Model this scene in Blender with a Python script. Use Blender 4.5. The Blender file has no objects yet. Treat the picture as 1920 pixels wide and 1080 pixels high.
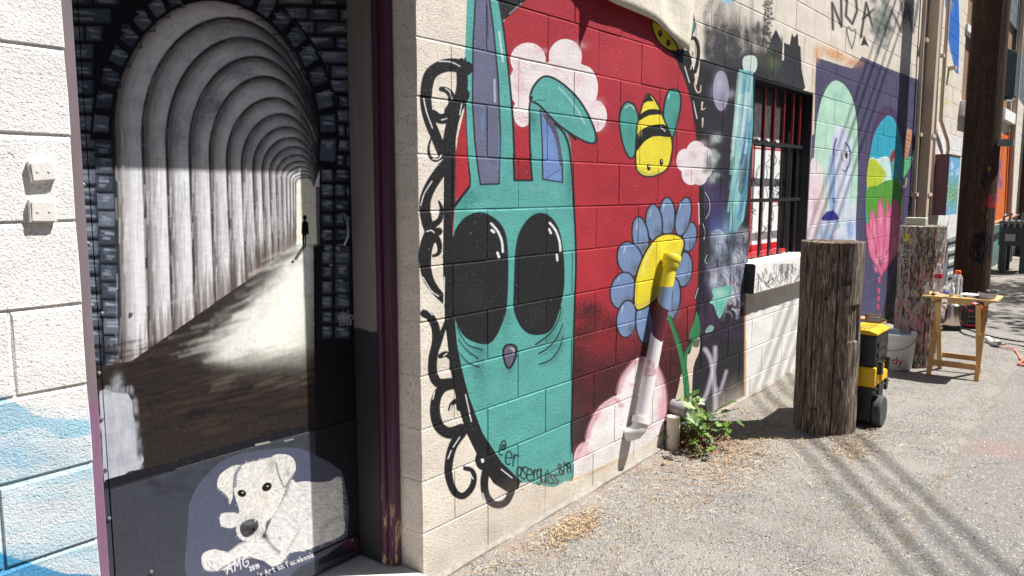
import bpy, bmesh, math, random
import numpy as np
from mathutils import Vector, Matrix
random.seed(7)
rng = np.random.default_rng(7)
scn = bpy.context.scene
COL = scn.collection

# ---------------------------------------------------------------- camera
# place axes: X runs along the mural wall, Y points into the wall (its face is Y=0), Z is up
F_PX, PITCH, ROLL, YAW = 1476.865, 0.1249931, 0.0012240, 0.6682577
EYE = np.array([0.0, -2.0271926, 1.0945726])
fw = np.array([math.cos(YAW)*math.cos(PITCH), math.sin(YAW)*math.cos(PITCH), -math.sin(PITCH)])
rt = np.array([math.sin(YAW), -math.cos(YAW), 0.0])
up = np.cross(rt, fw)
R_ = rt*math.cos(ROLL)+up*math.sin(ROLL)
U_ = -rt*math.sin(ROLL)+up*math.cos(ROLL)
cam_d = bpy.data.cameras.new('camera'); cam = bpy.data.objects.new('camera', cam_d); COL.objects.link(cam)
cam_d.lens = 36.0*F_PX/1920.0; cam_d.sensor_width = 36.0; cam_d.clip_start = 0.05; cam_d.clip_end = 400
cam.matrix_world = Matrix(((R_[0], U_[0], -fw[0], EYE[0]), (R_[1], U_[1], -fw[1], EYE[1]), (R_[2], U_[2], -fw[2], EYE[2]), (0, 0, 0, 1)))
scn.camera = cam

# ---------------------------------------------------------------- light
SUN_T = np.array([-0.95, 1.0, -2.4])            # the way the sunlight travels
world = bpy.data.worlds.new("World"); scn.world = world; world.use_nodes = True
wn = world.node_tree.nodes; wl = world.node_tree.links
sky = wn.new('ShaderNodeTexSky'); sky.sky_type = 'NISHITA'; sky.sun_disc = False
sky.sun_elevation = math.radians(60.1); sky.sun_rotation = math.radians(136.5); sky.altitude = 1300; sky.air_density = 1.0; sky.dust_density = 0.6
wl.new(sky.outputs[0], wn['Background'].inputs['Color']); wn['Background'].inputs['Strength'].default_value = 0.05
sun_d = bpy.data.lights.new('sun', 'SUN'); sun_d.energy = 5.0; sun_d.angle = math.radians(0.53); sun_d.color = (1.0, 0.97, 0.925)
sun = bpy.data.objects.new('sun', sun_d); COL.objects.link(sun)
sun.rotation_euler = Vector(SUN_T).to_track_quat('-Z', 'Y').to_euler(); sun.location = (5, -5, 12)
scn.view_settings.view_transform = 'Standard'; scn.view_settings.look = 'None'
scn.view_settings.exposure = 1.08; scn.view_settings.gamma = 1.0; scn.view_settings.use_curve_mapping = False

# ---------------------------------------------------------------- survey: photo pixel <-> place
def ray(px, py):
    px = np.asarray(px, float); py = np.asarray(py, float)
    return (R_*(px[..., None]-960) - U_*(py[..., None]-540) + fw*F_PX)
def at_Y(px, py, Y=0.0):
    d = ray(px, py); t = (Y-EYE[1])/d[..., 1]; P = EYE + d*t[..., None]; return P
def at_X(px, py, X):
    d = ray(px, py); t = (X-EYE[0])/d[..., 0]; return EYE + d*t[..., None]
def at_Z(px, py, Z):
    d = ray(px, py); t = (Z-EYE[2])/d[..., 2]; return EYE + d*t[..., None]
def to_px(X, Y, Z):
    dx, dy, dz = X-EYE[0], Y-EYE[1], Z-EYE[2]
    f = dx*fw[0]+dy*fw[1]+dz*fw[2]
    return 960+F_PX*(dx*R_[0]+dy*R_[1]+dz*R_[2])/f, 540-F_PX*(dx*U_[0]+dy*U_[1]+dz*U_[2])/f

def lin(c, k=0.80):
    c = np.asarray(c, float)/255.0
    return np.where(c <= 0.04045, c/12.92, ((c+0.055)/1.055)**2.4)*k
def vnoise(H, W, gy, gx, seed):
    r = np.random.default_rng(seed); g = r.random((gy+2, gx+2))
    y = np.linspace(0, gy, H, endpoint=False); x = np.linspace(0, gx, W, endpoint=False)
    yi = y.astype(int); xi = x.astype(int); fy = (y-yi)[:, None]; fx = (x-xi)[None, :]
    fy = fy*fy*(3-2*fy); fx = fx*fx*(3-2*fx)
    a = g[yi][:, xi]; b = g[yi][:, xi+1]; c = g[yi+1][:, xi]; d = g[yi+1][:, xi+1]
    return (a*(1-fx)+b*fx)*(1-fy)+(c*(1-fx)+d*fx)*fy

def smooth(pts, closed=True, n=6):
    P = np.asarray(pts, float); N = len(P); out = []
    rngi = range(N) if closed else range(N-1)
    for i in rngi:
        if closed: p0, p1, p2, p3 = P[i-1], P[i], P[(i+1) % N], P[(i+2) % N]
        else: p0, p1, p2, p3 = P[max(i-1, 0)], P[i], P[i+1], P[min(i+2, N-1)]
        for k in range(n):
            t = k/n
            out.append(0.5*((2*p1)+(-p0+p2)*t+(2*p0-5*p1+4*p2-p3)*t*t+(-p0+3*p1-3*p2+p3)*t**3))
    if not closed: out.append(P[-1])
    return np.array(out)

class Art:
    """A paint layer on a vertical plane: flat print and pigment, with some painted shade, in wall coordinates."""
    def __init__(s, u0, u1, z0, z1, du, dz, Y, base):
        s.u0, s.z0, s.du, s.dz, s.Y = u0, z0, du, dz, Y
        s.W = int((u1-u0)*du); s.H = int((z1-z0)*dz); s.u1 = u0+s.W/du; s.z1 = z0+s.H/dz
        s.a = np.empty((s.H, s.W, 3), np.float32); s.a[:] = lin(base)
        U = (u0+(np.arange(s.W)+.5)/du)[None, :]; Z = (z0+(np.arange(s.H)+.5)/dz)[:, None]
        s.PX, s.PY = to_px(U, Y, Z); s.PX = s.PX.astype(np.float32); s.PY = s.PY.astype(np.float32)
        s.jit = (vnoise(s.H, s.W, s.H//5, s.W//5, 3)-.5).astype(np.float32)
    def tex(s, pts):
        P = np.asarray(pts, float); Q = at_Y(P[:, 0], P[:, 1], s.Y)
        return np.stack([(Q[:, 0]-s.u0)*s.du, (Q[:, 2]-s.z0)*s.dz], 1)
    def box(s, pts, m):
        P = np.asarray(pts, float)
        c = np.concatenate([P+[m, m], P+[-m, m], P+[m, -m], P+[-m, -m]])
        T = s.tex(c); x0, y0 = np.floor(T.min(0)).astype(int); x1, y1 = np.ceil(T.max(0)).astype(int)+1
        x0 = max(0, x0); y0 = max(0, y0); x1 = min(s.W, x1); y1 = min(s.H, y1)
        return None if x0 >= x1 or y0 >= y1 else (x0, x1, y0, y1)
    def mask(s, pts):
        T = s.tex(pts); x0, y0 = np.floor(T.min(0)).astype(int)-1; x1, y1 = np.ceil(T.max(0)).astype(int)+1
        x0 = max(0, x0); y0 = max(0, y0); x1 = min(s.W, x1); y1 = min(s.H, y1)
        if x0 >= x1 or y0 >= y1: return None
        M = np.zeros((y1-y0, x1-x0), np.float32)
        A = T; B = np.roll(T, -1, 0); dy = B[:, 1]-A[:, 1]; ok = np.abs(dy) > 1e-9; A = A[ok]; B = B[ok]; dy = dy[ok]
        for r in range(y1-y0):
            y = y0+r+.5; hit = (A[:, 1] <= y) != (B[:, 1] <= y)
            if not hit.any(): continue
            xs = np.sort(A[hit, 0]+(y-A[hit, 1])/dy[hit]*(B[hit, 0]-A[hit, 0]))-x0
            for a, b in zip(xs[::2], xs[1::2]):
                i = max(0, int(math.floor(a+.5))); j = min(x1-x0, int(math.floor(b+.5)))
                if j > i: M[r, i:j] = 1
        return (x0, x1, y0, y1), M
    def put(s, bx, M, col, alpha=1.0, k=0.80):
        x0, x1, y0, y1 = bx; m = (M*alpha)[..., None]
        s.a[y0:y1, x0:x1] = s.a[y0:y1, x0:x1]*(1-m)+lin(col, k).astype(np.float32)*m
    def poly(s, pts, col, sm=0, alpha=1.0, ol=None, olc=(28, 28, 32)):
        if sm: pts = smooth(pts, True, sm)
        r = s.mask(pts)
        if r: s.put(r[0], r[1], col, alpha)
        if ol: s.stroke(list(pts)+[pts[0]], ol, olc, sm=0)
    def grad(s, pts, col, fn, sm=0):
        if sm: pts = smooth(pts, True, sm)
        r = s.mask(pts)
        if r:
            x0, x1, y0, y1 = r[0]; f = fn(s.PX[y0:y1, x0:x1], s.PY[y0:y1, x0:x1])
            f = np.clip(f+s.jit[y0:y1, x0:x1]*.35, 0, 1); f = f*(fn(s.PX[y0:y1, x0:x1], s.PY[y0:y1, x0:x1]) > .02)
            s.put(r[0], r[1]*f, col)
    def stroke(s, pts, w, col, sm=0, alpha=1.0, soft=.8, w2=None):
        if sm: pts = smooth(pts, False, sm)
        P = np.asarray(pts, float); n = len(P)-1
        if w2 is None: w2 = w
        bx = s.box(P, max(w, w2)/2+soft+1)
        if bx is None or n < 1: return
        x0, x1, y0, y1 = bx; M = np.zeros((y1-y0, x1-x0), np.float32)
        for i in range(n):
            a, b = P[i], P[i+1]; ra = (w+(w2-w)*i/n)/2; rb = (w+(w2-w)*(i+1)/n)/2
            sb = s.box([a, b], max(ra, rb)+soft+1)
            if sb is None: continue
            X = s.PX[sb[2]:sb[3], sb[0]:sb[1]]; Y = s.PY[sb[2]:sb[3], sb[0]:sb[1]]
            d = b-a; L = max(float(d@d), 1e-9)
            t = np.clip(((X-a[0])*d[0]+(Y-a[1])*d[1])/L, 0, 1)
            D = np.hypot(X-a[0]-t*d[0], Y-a[1]-t*d[1])-(ra+(rb-ra)*t)
            m = np.clip(.5-D/(2*soft), 0, 1)
            v = M[sb[2]-y0:sb[3]-y0, sb[0]-x0:sb[1]-x0]; np.maximum(v, m, out=v)
        s.put(bx, M, col, alpha)
    def blob(s, cx, cy, rx, ry, col, alpha=.8, rot=0, grain=.25, clip=None):
        m = max(rx, ry)*2.2; bx = s.box([(cx, cy)], m)
        if bx is None: return
        x0, x1, y0, y1 = bx; X = s.PX[y0:y1, x0:x1]-cx; Y = s.PY[y0:y1, x0:x1]-cy
        c, q = math.cos(rot), math.sin(rot); u = (X*c+Y*q)/rx; v = (-X*q+Y*c)/ry
        M = np.exp(-(u*u+v*v)*1.2)*(1+s.jit[y0:y1, x0:x1]*grain*4)
        if clip is not None: M = M*clip[y0:y1, x0:x1]
        s.put(bx, np.clip(M, 0, 1), col, alpha)
    def ell(s, cx, cy, rx, ry, col, rot=0, ol=None, alpha=1.0, n=36):
        t = np.linspace(0, 2*math.pi, n, endpoint=False); c, q = math.cos(rot), math.sin(rot)
        x = rx*np.cos(t); y = ry*np.sin(t)
        s.poly(np.stack([cx+x*c-y*q, cy+x*q+y*c], 1), col, 0, alpha, ol)
    def text(s, txt, x, y, h, col, w=2, ang=0, adv=.8, shear=0, soft=.7, asp=.62):
        ca, sa = math.cos(ang), math.sin(ang); ox = 0
        for ch in txt:
            if ch != ' ':
                for pl in FONT[ch]:
                    q = []
                    for (a, b) in pl:
                        lx = ox+a*h*asp+shear*b*h; ly = -b*h
                        q.append((x+lx*ca-ly*sa, y+lx*sa+ly*ca))
                    s.stroke(q, w, col, soft=soft)
            ox += h*adv*(.45 if ch in "i1'/ " else .8)
    def image(s, name):
        im = bpy.data.images.new(name, s.W, s.H, alpha=False, float_buffer=True)
        buf = np.ones((s.H, s.W, 4), np.float32); buf[..., :3] = np.clip(s.a, 0, 1)
        im.pixels.foreach_set(buf.ravel()); im.update(); im.pack(); return im

def arc(cx, cy, r, a0, a1, n=8, ry=None):
    ry = r if ry is None else ry
    return [(cx+r*math.cos(math.radians(a0+(a1-a0)*i/n)), cy+ry*math.sin(math.radians(a0+(a1-a0)*i/n))) for i in range(n+1)]
FONT = {
 'a': [arc(.45, .3, .35, 0, 360, 10, .3), [(.82, .62), (.82, .1), (.95, 0)]],
 'b': [[(.1, 1), (.1, 0)], arc(.45, .3, .35, 0, 360, 10, .3)],
 'c': [arc(.5, .3, .4, 50, 310, 8, .3)],
 'd': [arc(.45, .3, .35, 0, 360, 10, .3), [(.82, 1), (.82, 0)]],
 'e': [[(.12, .32), (.85, .34)]+arc(.48, .32, .38, 5, 310, 9, .32)],
 'g': [arc(.45, .35, .33, 0, 360, 10, .28), [(.8, .62), (.8, -.2), (.5, -.38), (.15, -.25)]],
 'k': [[(.1, 1), (.1, 0)], [(.8, .6), (.12, .28), (.85, 0)]],
 'l': [[(.4, 1), (.4, 0), (.6, 0)]],
 'n': [[(.1, .62), (.1, 0)], [(.1, .4), (.35, .62), (.7, .55), (.8, 0)]],
 'o': [arc(.45, .3, .38, 0, 360, 10, .3)],
 'r': [[(.2, .62), (.2, 0)], [(.2, .38), (.45, .62), (.8, .55)]],
 's': [[(.8, .55), (.45, .64), (.2, .5), (.45, .33), (.78, .18), (.5, 0), (.12, .08)]],
 't': [[(.45, .95), (.42, .1), (.7, 0)], [(.1, .62), (.85, .64)]],
 'u': [[(.12, .62), (.15, .1), (.4, 0), (.75, .15)], [(.8, .62), (.8, 0)]],
 'y': [[(.1, .62), (.45, .05)], [(.85, .62), (.4, -.3), (.1, -.35)]],
 '@': [arc(.5, .5, .18, 0, 360, 9, .2), [(.7, .7), (.7, .35), (.95, .4)]+arc(.5, .48, .48, 0, 300, 12, .5)[::1]],
 'A': [[(0, 0), (.45, 1), (.9, 0)], [(.2, .38), (.7, .38)]],
 'E': [[(.85, 1), (.1, 1), (.1, 0), (.85, 0)], [(.1, .52), (.7, .52)]],
 'F': [[(.85, 1), (.1, 1), (.1, 0)], [(.1, .52), (.7, .52)]],
 'G': [[(.9, .85), (.5, 1), (.1, .7), (.1, .25), (.5, 0), (.9, .2), (.9, .48), (.55, .48)]],
 'M': [[(0, 0), (.1, 1), (.45, .35), (.85, 1), (.95, 0)]],
 'N': [[(.1, 0), (.1, 1), (.8, 0), (.8, 1)]],
 'O': [arc(.45, .5, .42, 0, 360, 12, .5)],
 'C': [arc(.5, .5, .42, 50, 310, 10, .5)],
 'R': [[(.1, 0), (.1, 1), (.6, 1), (.8, .8), (.6, .55), (.1, .5), (.85, 0)]],
 'V': [[(0, 1), (.45, 0), (.9, 1)]],
 'Y': [[(0, 1), (.45, .5), (.9, 1)], [(.45, .5), (.45, 0)]],
 '0': [arc(.45, .5, .35, 0, 360, 12, .5)],
 '1': [[(.2, .8), (.45, 1), (.45, 0)]],
 '2': [[(.1, .8), (.4, 1), (.75, .8), (.6, .5), (.1, 0), (.85, 0)]],
 '8': [arc(.45, .75, .28, 0, 360, 10, .24), arc(.45, .26, .35, 0, 360, 10, .26)],
 '9': [arc(.45, .7, .32, 0, 360, 10, .28), [(.77, .7), (.6, 0)]],
 '/': [[(.0, 0), (.6, 1)]],
 "'": [[(.3, 1), (.2, .75)]],
}
def zz(pts, k, ox, oy): return [(x/k+ox, y/k+oy) for x, y in pts]
K = (28, 28, 32)
# ================================================================= paint on the mural wall
BEIGE = (236, 225, 212)
A = Art(1.98, 5.62, -0.50, 2.60, 560, 560, 0.0, BEIGE)
B = Art(5.60, 20.6, -0.50, 4.30, 150, 230, 0.0, BEIGE)

def paint_a(A):
    RED = (174, 44, 58)
    oval = smooth([(1000, -60), (945, 40), (900, 100), (872, 200), (853, 300), (848, 420), (848, 560), (858, 660), (890, 780), (930, 860), (985, 908), (1060, 905), (1075, 900), (1140, 870), (1215, 815), (1262, 760), (1290, 690), (1302, 620), (1310, 540), (1314, 440), (1314, 330), (1306, 240), (1288, 150), (1262, 95), (1220, 30), (1150, -50)], True, 5)
    A.poly(oval, RED)
    r = A.mask(oval); full = np.zeros((A.H, A.W), np.float32); full[r[0][2]:r[0][3], r[0][0]:r[0][1]] = r[1]
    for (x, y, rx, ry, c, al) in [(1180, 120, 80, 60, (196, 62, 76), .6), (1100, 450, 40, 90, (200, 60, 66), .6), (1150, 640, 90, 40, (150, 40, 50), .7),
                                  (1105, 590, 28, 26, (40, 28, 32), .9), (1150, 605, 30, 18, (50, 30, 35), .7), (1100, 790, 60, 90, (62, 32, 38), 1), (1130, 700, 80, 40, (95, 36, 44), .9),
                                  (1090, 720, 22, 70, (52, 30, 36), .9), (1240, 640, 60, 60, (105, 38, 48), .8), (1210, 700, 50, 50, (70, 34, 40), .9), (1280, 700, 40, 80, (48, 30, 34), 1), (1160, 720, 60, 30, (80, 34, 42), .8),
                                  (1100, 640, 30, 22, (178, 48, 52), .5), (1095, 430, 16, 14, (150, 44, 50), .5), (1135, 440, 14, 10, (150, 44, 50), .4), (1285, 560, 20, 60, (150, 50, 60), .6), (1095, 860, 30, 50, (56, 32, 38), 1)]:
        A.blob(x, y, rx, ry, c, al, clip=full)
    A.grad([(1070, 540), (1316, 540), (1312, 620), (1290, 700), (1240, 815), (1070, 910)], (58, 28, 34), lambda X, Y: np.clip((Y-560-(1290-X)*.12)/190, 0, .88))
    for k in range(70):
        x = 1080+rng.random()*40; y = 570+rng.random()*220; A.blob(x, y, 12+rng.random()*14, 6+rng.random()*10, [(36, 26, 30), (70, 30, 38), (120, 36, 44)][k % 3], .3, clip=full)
    # galaxy piece to the right of the oval
    gal = [(1313, 110), (1322, 112), (1335, 118), (1345, 108), (1356, 116), (1368, 106), (1380, 112), (1392, 104), (1404, 112), (1420, 104), (1432, 108), (1440, 92), (1447, 70), (1455, 55), (1462, 70), (1467, 82), (1473, 74), (1481, 84), (1485, 62), (1489, 70), (1496, 62), (1497, 84), (1501, 88), (1503, 130), (1508, 160), (1530, 190), (1530, 480), (1400, 500), (1397, 620), (1395, 742), (1340, 770), (1290, 800), (1270, 790), (1285, 740), (1298, 640), (1312, 540), (1314, 330), (1306, 230), (1302, 180), (1310, 140)]
    A.poly(gal, (38, 38, 45))
    r = A.mask(gal); full = np.zeros((A.H, A.W), np.float32); full[r[0][2]:r[0][3], r[0][0]:r[0][1]] = r[1]
    for k in range(170):
        x = 1322+rng.random()*112; y = 118-rng.random()**1.3*70; A.blob(x, y, 3+rng.random()*5, 5+rng.random()*10, [(44, 44, 50), (60, 60, 66), (84, 82, 84)][k % 3], .5+.3*rng.random())
    for k in range(26):                       # upward spray drips into the beige
        x = 1318+rng.random()*130; A.stroke([(x, 110+rng.random()*20), (x-6+rng.random()*5, 60-rng.random()*60)], 5+rng.random()*6, (52, 52, 58), alpha=.35+.3*rng.random(), soft=5, w2=1)
    for k in range(90):
        x = 1440+rng.normal()*5; y = rng.random()*95; A.ell(x, y, 1.5+rng.random()*4, 1+rng.random()*1.6, (58, 56, 60), rng.random()*3, alpha=.7, n=7)
    A.blob(1345, 30, 10, 50, (80, 78, 82), .7, .2); A.blob(1330, 10, 8, 30, (90, 88, 90), .6, .4); A.blob(1375, 50, 30, 30, (60, 60, 66), .6)
    A.blob(1366, -2, 11, 9, (110, 200, 225), 1)
    for (x, y, rx, ry, c, al) in [(1340, 400, 26, 60, (72, 58, 112), .85), (1325, 350, 12, 40, (86, 74, 120), .6), (1350, 430, 22, 22, (70, 100, 160), .7), (1322, 560, 12, 60, (88, 56, 104), .7), (1335, 600, 16, 30, (70, 50, 88), .7),
                                  (1385, 560, 14, 36, (64, 50, 84), .7), (1450, 118, 12, 14, (96, 118, 60), .7), (1437, 92, 14, 7, (86, 110, 56), .6), (1425, 108, 10, 12, (90, 88, 60), .4), (1472, 110, 6, 9, (170, 165, 155), .6),
                                  (1350, 120, 30, 16, (58, 60, 68), .6), (1332, 260, 14, 40, (66, 64, 76), .5), (1480, 140, 12, 24, (70, 72, 76), .5)]:
        A.blob(x, y, rx, ry, c, al, clip=full)
    A.ell(1352, 170, 15, 38, (158, 152, 178)); A.blob(1349, 160, 9, 22, (190, 184, 205), .7); A.blob(1356, 185, 9, 18, (120, 116, 140), .6); A.blob(1370, 176, 8, 8, (170, 170, 190), .7); A.blob(1333, 172, 6, 12, (110, 120, 150), .5)
    for k in range(46):
        x = 1444+rng.random()*62; y = 70+rng.random()*24; A.blob(x, y, 3+rng.random()*4, 3+rng.random()*7, (64, 64, 68), .55)
    for k in range(60): A.stroke([(1440+rng.random()*66, 100+rng.random()*20), (1440+rng.random()*66, 130+rng.random()*20)][:1]+[(1440+rng.random()*66, 150)], 1.2, [(24, 24, 28), (110, 110, 112), (60, 60, 64)][k % 3], alpha=.25, soft=1)
    # waterfall
    A.poly([(1392, 118), (1396, 106), (1412, 104), (1419, 112), (1418, 130), (1411, 137), (1396, 134)], (205, 222, 214), 3)
    A.poly([(1386, 130), (1412, 134), (1412, 230), (1406, 320), (1394, 400), (1388, 470), (1364, 470), (1372, 360), (1378, 250)], (118, 180, 188))
    for k in range(46):
        x = 1383+rng.random()*27; c = [(225, 240, 238), (70, 140, 190), (60, 110, 160), (190, 225, 225), (150, 205, 200)][k % 5]
        y = 135+rng.random()*180; x2 = x-(y+110-130)*.055-4; A.stroke([(x, y), (x2, y+60+rng.random()*90)], 2+rng.random()*3, c, alpha=.5, soft=1.5)
    A.poly([(1398, 400), (1404, 310), (1412, 280), (1411, 460), (1385, 470), (1384, 430)], (30, 30, 38), 3, alpha=.9)
    A.poly([(1392, 290), (1402, 300), (1398, 345), (1390, 365), (1384, 350)], (40, 44, 56), 3, alpha=.6)
    fog = np.zeros((A.H, A.W), np.float32)
    for k in range(120):
        t = rng.random(); x = 1325+rng.random()*70; y = 440+t*125; w = (y-430)/120
        c = [(205, 214, 232), (165, 184, 220), (215, 200, 220), (110, 135, 180), (235, 235, 240), (60, 80, 120)][k % 6]
        if x < 1330+abs(y-500)*.15: continue
        A.blob(x, y, 5+rng.random()*8, 6+rng.random()*10, c, .42, rng.random()*3, clip=full)
    A.blob(1355, 470, 22, 22, (180, 195, 225), .6, clip=full); A.blob(1352, 500, 24, 20, (225, 220, 232), .6, clip=full); A.blob(1362, 450, 8, 40, (150, 190, 215), .7, clip=full)
    for k in range(150):
        t = rng.random(); x = 1328+rng.random()*66; y = 446+t*150; a = -1.2+rng.normal()*.5
        if x < 1326+abs(y-500)*.22: continue
        r_ = 5+rng.random()*7; q = [(x+r_*math.cos(a+u), y+r_*1.4*math.sin(a+u)) for u in (0, .6, 1.2, 1.8)]
        A.stroke(q, 1.2+rng.random()*2.6, [(236, 238, 246), (196, 208, 232), (40, 42, 56), (90, 110, 156), (220, 206, 224), (30, 32, 42)][k % 6], 3, .55, soft=1.2)
    for k in range(34): A.blob(1322+rng.random()*74, 440+rng.random()*120, 5+rng.random()*5, 8+rng.random()*9, [(34, 36, 48), (44, 48, 72), (28, 28, 36)][k % 3], .55, clip=full)
    for k in range(70): A.blob(1318+rng.random()*78, 590+rng.random()*60, 6, 8, [(30, 30, 36), (66, 48, 84), (40, 40, 48)][k % 3], .5, clip=full)
    for k in range(60): A.blob(1316+rng.random()*14, 400+rng.random()*200, 4, 12, [(24, 24, 30), (52, 40, 70)][k % 2], .5, clip=full)
    A.poly([(1335, 543), (1352, 538), (1372, 536), (1374, 545), (1366, 560), (1358, 580), (1350, 597), (1344, 590), (1338, 572), (1331, 568), (1338, 556)], (122, 196, 182), 4)
    A.blob(1350, 550, 12, 8, (190, 225, 215), .7); A.blob(1352, 575, 5, 12, (90, 170, 160), .6)
    A.poly([(1322, 621), (1330, 610), (1338, 612), (1336, 620), (1326, 624)], (150, 190, 180), 3, alpha=.8)
    for pts, w in [([(1322, 655), (1330, 668), (1336, 690), (1340, 730), (1343, 765)], 7), ([(1341, 652), (1340, 680), (1334, 705), (1326, 735), (1318, 752)], 6), ([(1362, 696), (1356, 716), (1349, 738)], 4), ([(1343, 730), (1340, 775)], 6)]:
        A.stroke(pts, w, (212, 205, 220), 4, .85, soft=3)
    A.blob(1365, 755, 26, 22, (170, 160, 150), .7); A.blob(1385, 750, 12, 20, (196, 182, 165), .7); A.blob(1350, 790, 40, 14, (120, 116, 116), .7); A.blob(1375, 725, 8, 20, (110, 104, 100), .6)
    A.stroke([(1397, 560), (1396, 745)], 3, (214, 150, 90), alpha=.7)
    # beige gap and right-hand frame of the oval
    A.poly([(1290, 655), (1302, 640), (1312, 632), (1311, 660), (1300, 690), (1296, 760), (1290, 770), (1288, 700)], (232, 214, 196), 3)
    A.poly([(1262, 768), (1270, 735), (1279, 700), (1281, 760), (1276, 775)], (225, 208, 190), 3)
    A.stroke([(1262, 95), (1275, 118), (1292, 160), (1304, 215), (1312, 280), (1315, 360), (1315, 450), (1312, 540), (1303, 610), (1290, 660)], 9, K, 5)
    A.poly([(1262, 95), (1290, 96), (1300, 130), (1312, 200), (1318, 260), (1312, 260), (1300, 190), (1280, 120)], K, 3)
    A.stroke([(1292, 96), (1289, 84), (1295, 72), (1304, 74), (1309, 90), (1308, 115), (1303, 135)], 7, K, 5)
    for p, w in [([(1296, 100), (1293, 90), (1297, 82), (1303, 88), (1303, 105), (1299, 118), (1295, 130)], 5), ([(1306, 146), (1303, 160), (1307, 172), (1313, 172), (1314, 160)], 3), ([(1317, 192), (1316, 205), (1322, 203)], 3), ([(1318, 222), (1317, 238)], 3)]:
        A.stroke(p, w, (232, 214, 196), 4, w2=1.5)
    A.stroke([(1299, 98), (1298, 106), (1294, 112)], 2, K, 4)
    for p in [[(1291, 82), (1297, 77)], [(1284, 125), (1293, 155)], [(1300, 190), (1307, 222)], [(1310, 380), (1311, 420)]]: A.stroke(p, 1.6, (230, 230, 235))
    for p in [[(1322, 360), (1330, 375), (1331, 395), (1324, 410)], [(1318, 420), (1322, 435), (1320, 450)], [(1326, 478), (1322, 490), (1327, 495)], [(1309, 540), (1303, 560)]]:
        A.stroke(p, 5, (26, 26, 30), 4); A.stroke(p, 1.2, (200, 200, 210), 4, soft=.5)
    A.poly([(1296, 18), (1301, 32), (1303, 50), (1297, 66), (1289, 76), (1291, 48)], (80, 162, 158), 3, ol=2.2)
    A.poly([(1222, 40), (1240, 48), (1256, 66), (1268, 84), (1270, 95), (1255, 94), (1240, 84), (1228, 66)], (238, 218, 60), 3, ol=3)
    for x, y in [(1238, 63), (1253, 80)]: A.ell(x, y, 4, 6.5, K); A.ell(x+1, y-2, 1, 1.5, (230, 230, 235), n=8)
    # top-left dark wedge beside the ear
    A.poly([(930, -30), (1010, -30), (985, 2), (955, 30), (944, 38), (938, 20)], K); A.stroke([(955, 26), (978, 6)], 1.8, (160, 165, 170))
    # clouds behind the ears
    for (x, y, rx, ry) in [(990, 112, 33, 32), (1060, 106, 31, 33), (990, 160, 36, 45), (1055, 160, 60, 50), (1095, 165, 26, 42), (1116, 218, 22, 30), (980, 210, 18, 28), (1030, 150, 40, 30)]:
        A.ell(x, y, rx, ry, (240, 230, 232))
    for (x, y, rx, ry) in [(972, 130, 10, 30), (978, 165, 12, 20), (978, 225, 14, 10), (1085, 85, 16, 8), (1083, 150, 12, 14), (1120, 195, 12, 10), (1118, 235, 18, 10), (1040, 125, 14, 12), (1010, 95, 20, 5)]:
        A.blob(x, y, rx, ry, (224, 178, 190), .55)
    for (x, y, rx, ry) in [(1284, 301, 16, 22), (1305, 288, 19, 24), (1296, 325, 18, 22), (1322, 305, 16, 30), (1312, 332, 14, 15)]: A.ell(x, y, rx, ry, (240, 230, 234))
    for (x, y) in [(1275, 305), (1292, 325), (1310, 340), (1300, 290), (1318, 270)]: A.blob(x, y, 9, 7, (222, 180, 196), .6)
    for k in range(26): A.blob(1334+rng.normal()*8, 300+rng.normal()*20, 4+rng.random()*5, 4+rng.random()*6, [(205, 212, 214), (150, 160, 165), (60, 62, 70)][k % 3], .6)
    # bee
    wing = (78, 158, 150)
    A.poly([(1176, 191), (1191, 200), (1198, 230), (1194, 274), (1187, 296), (1176, 290), (1166, 262), (1161, 222), (1167, 200)], wing, 4, ol=3.4)
    A.poly([(1261, 167), (1274, 173), (1276, 200), (1268, 237), (1259, 263), (1252, 252), (1244, 222), (1246, 193), (1252, 173)], wing, 4, ol=3.4)
    A.blob(1182, 250, 6, 30, (60, 132, 124), .6); A.blob(1266, 225, 4, 22, (62, 132, 126), .6); A.stroke([(1172, 202), (1182, 197), (1189, 204)], 1.6, (210, 235, 232), 3); A.stroke([(1253, 185), (1255, 176)], 1.6, (210, 235, 232))
    body = smooth([(1217, 176), (1232, 193), (1246, 226), (1259, 259), (1260, 285), (1252, 315), (1233, 328), (1211, 331), (1196, 322), (1192, 304), (1193, 259), (1196, 230), (1206, 193)], True, 4)
    A.poly(body, (240, 222, 62), ol=3.4)
    A.poly([(1217, 175), (1226, 190), (1214, 190), (1204, 196)], K); A.poly([(1197, 226), (1200, 215), (1216, 205), (1236, 206), (1243, 217), (1240, 215), (1218, 216), (1203, 224)], K, 2)
    A.poly([(1193, 262), (1196, 250), (1212, 238), (1234, 233), (1249, 236), (1257, 256), (1245, 256), (1225, 256), (1208, 266), (1193, 284)], K, 3)
    A.blob(1200, 250, 4, 6, (170, 165, 90), .7); A.stroke([(1196, 318), (1215, 327), (1238, 322)], 4, (196, 190, 110), 4, .8); A.stroke([(1239, 238), (1247, 246)], 1.6, (225, 225, 225))
    for x, y in [(1216, 314), (1240, 304)]: A.ell(x, y, 3.4, 6.2, K); A.ell(x+1, y-2, .9, 1.6, (230, 230, 230), n=8)
    # daisy: petals, centre, stem
    PB = (122, 146, 186)
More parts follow.
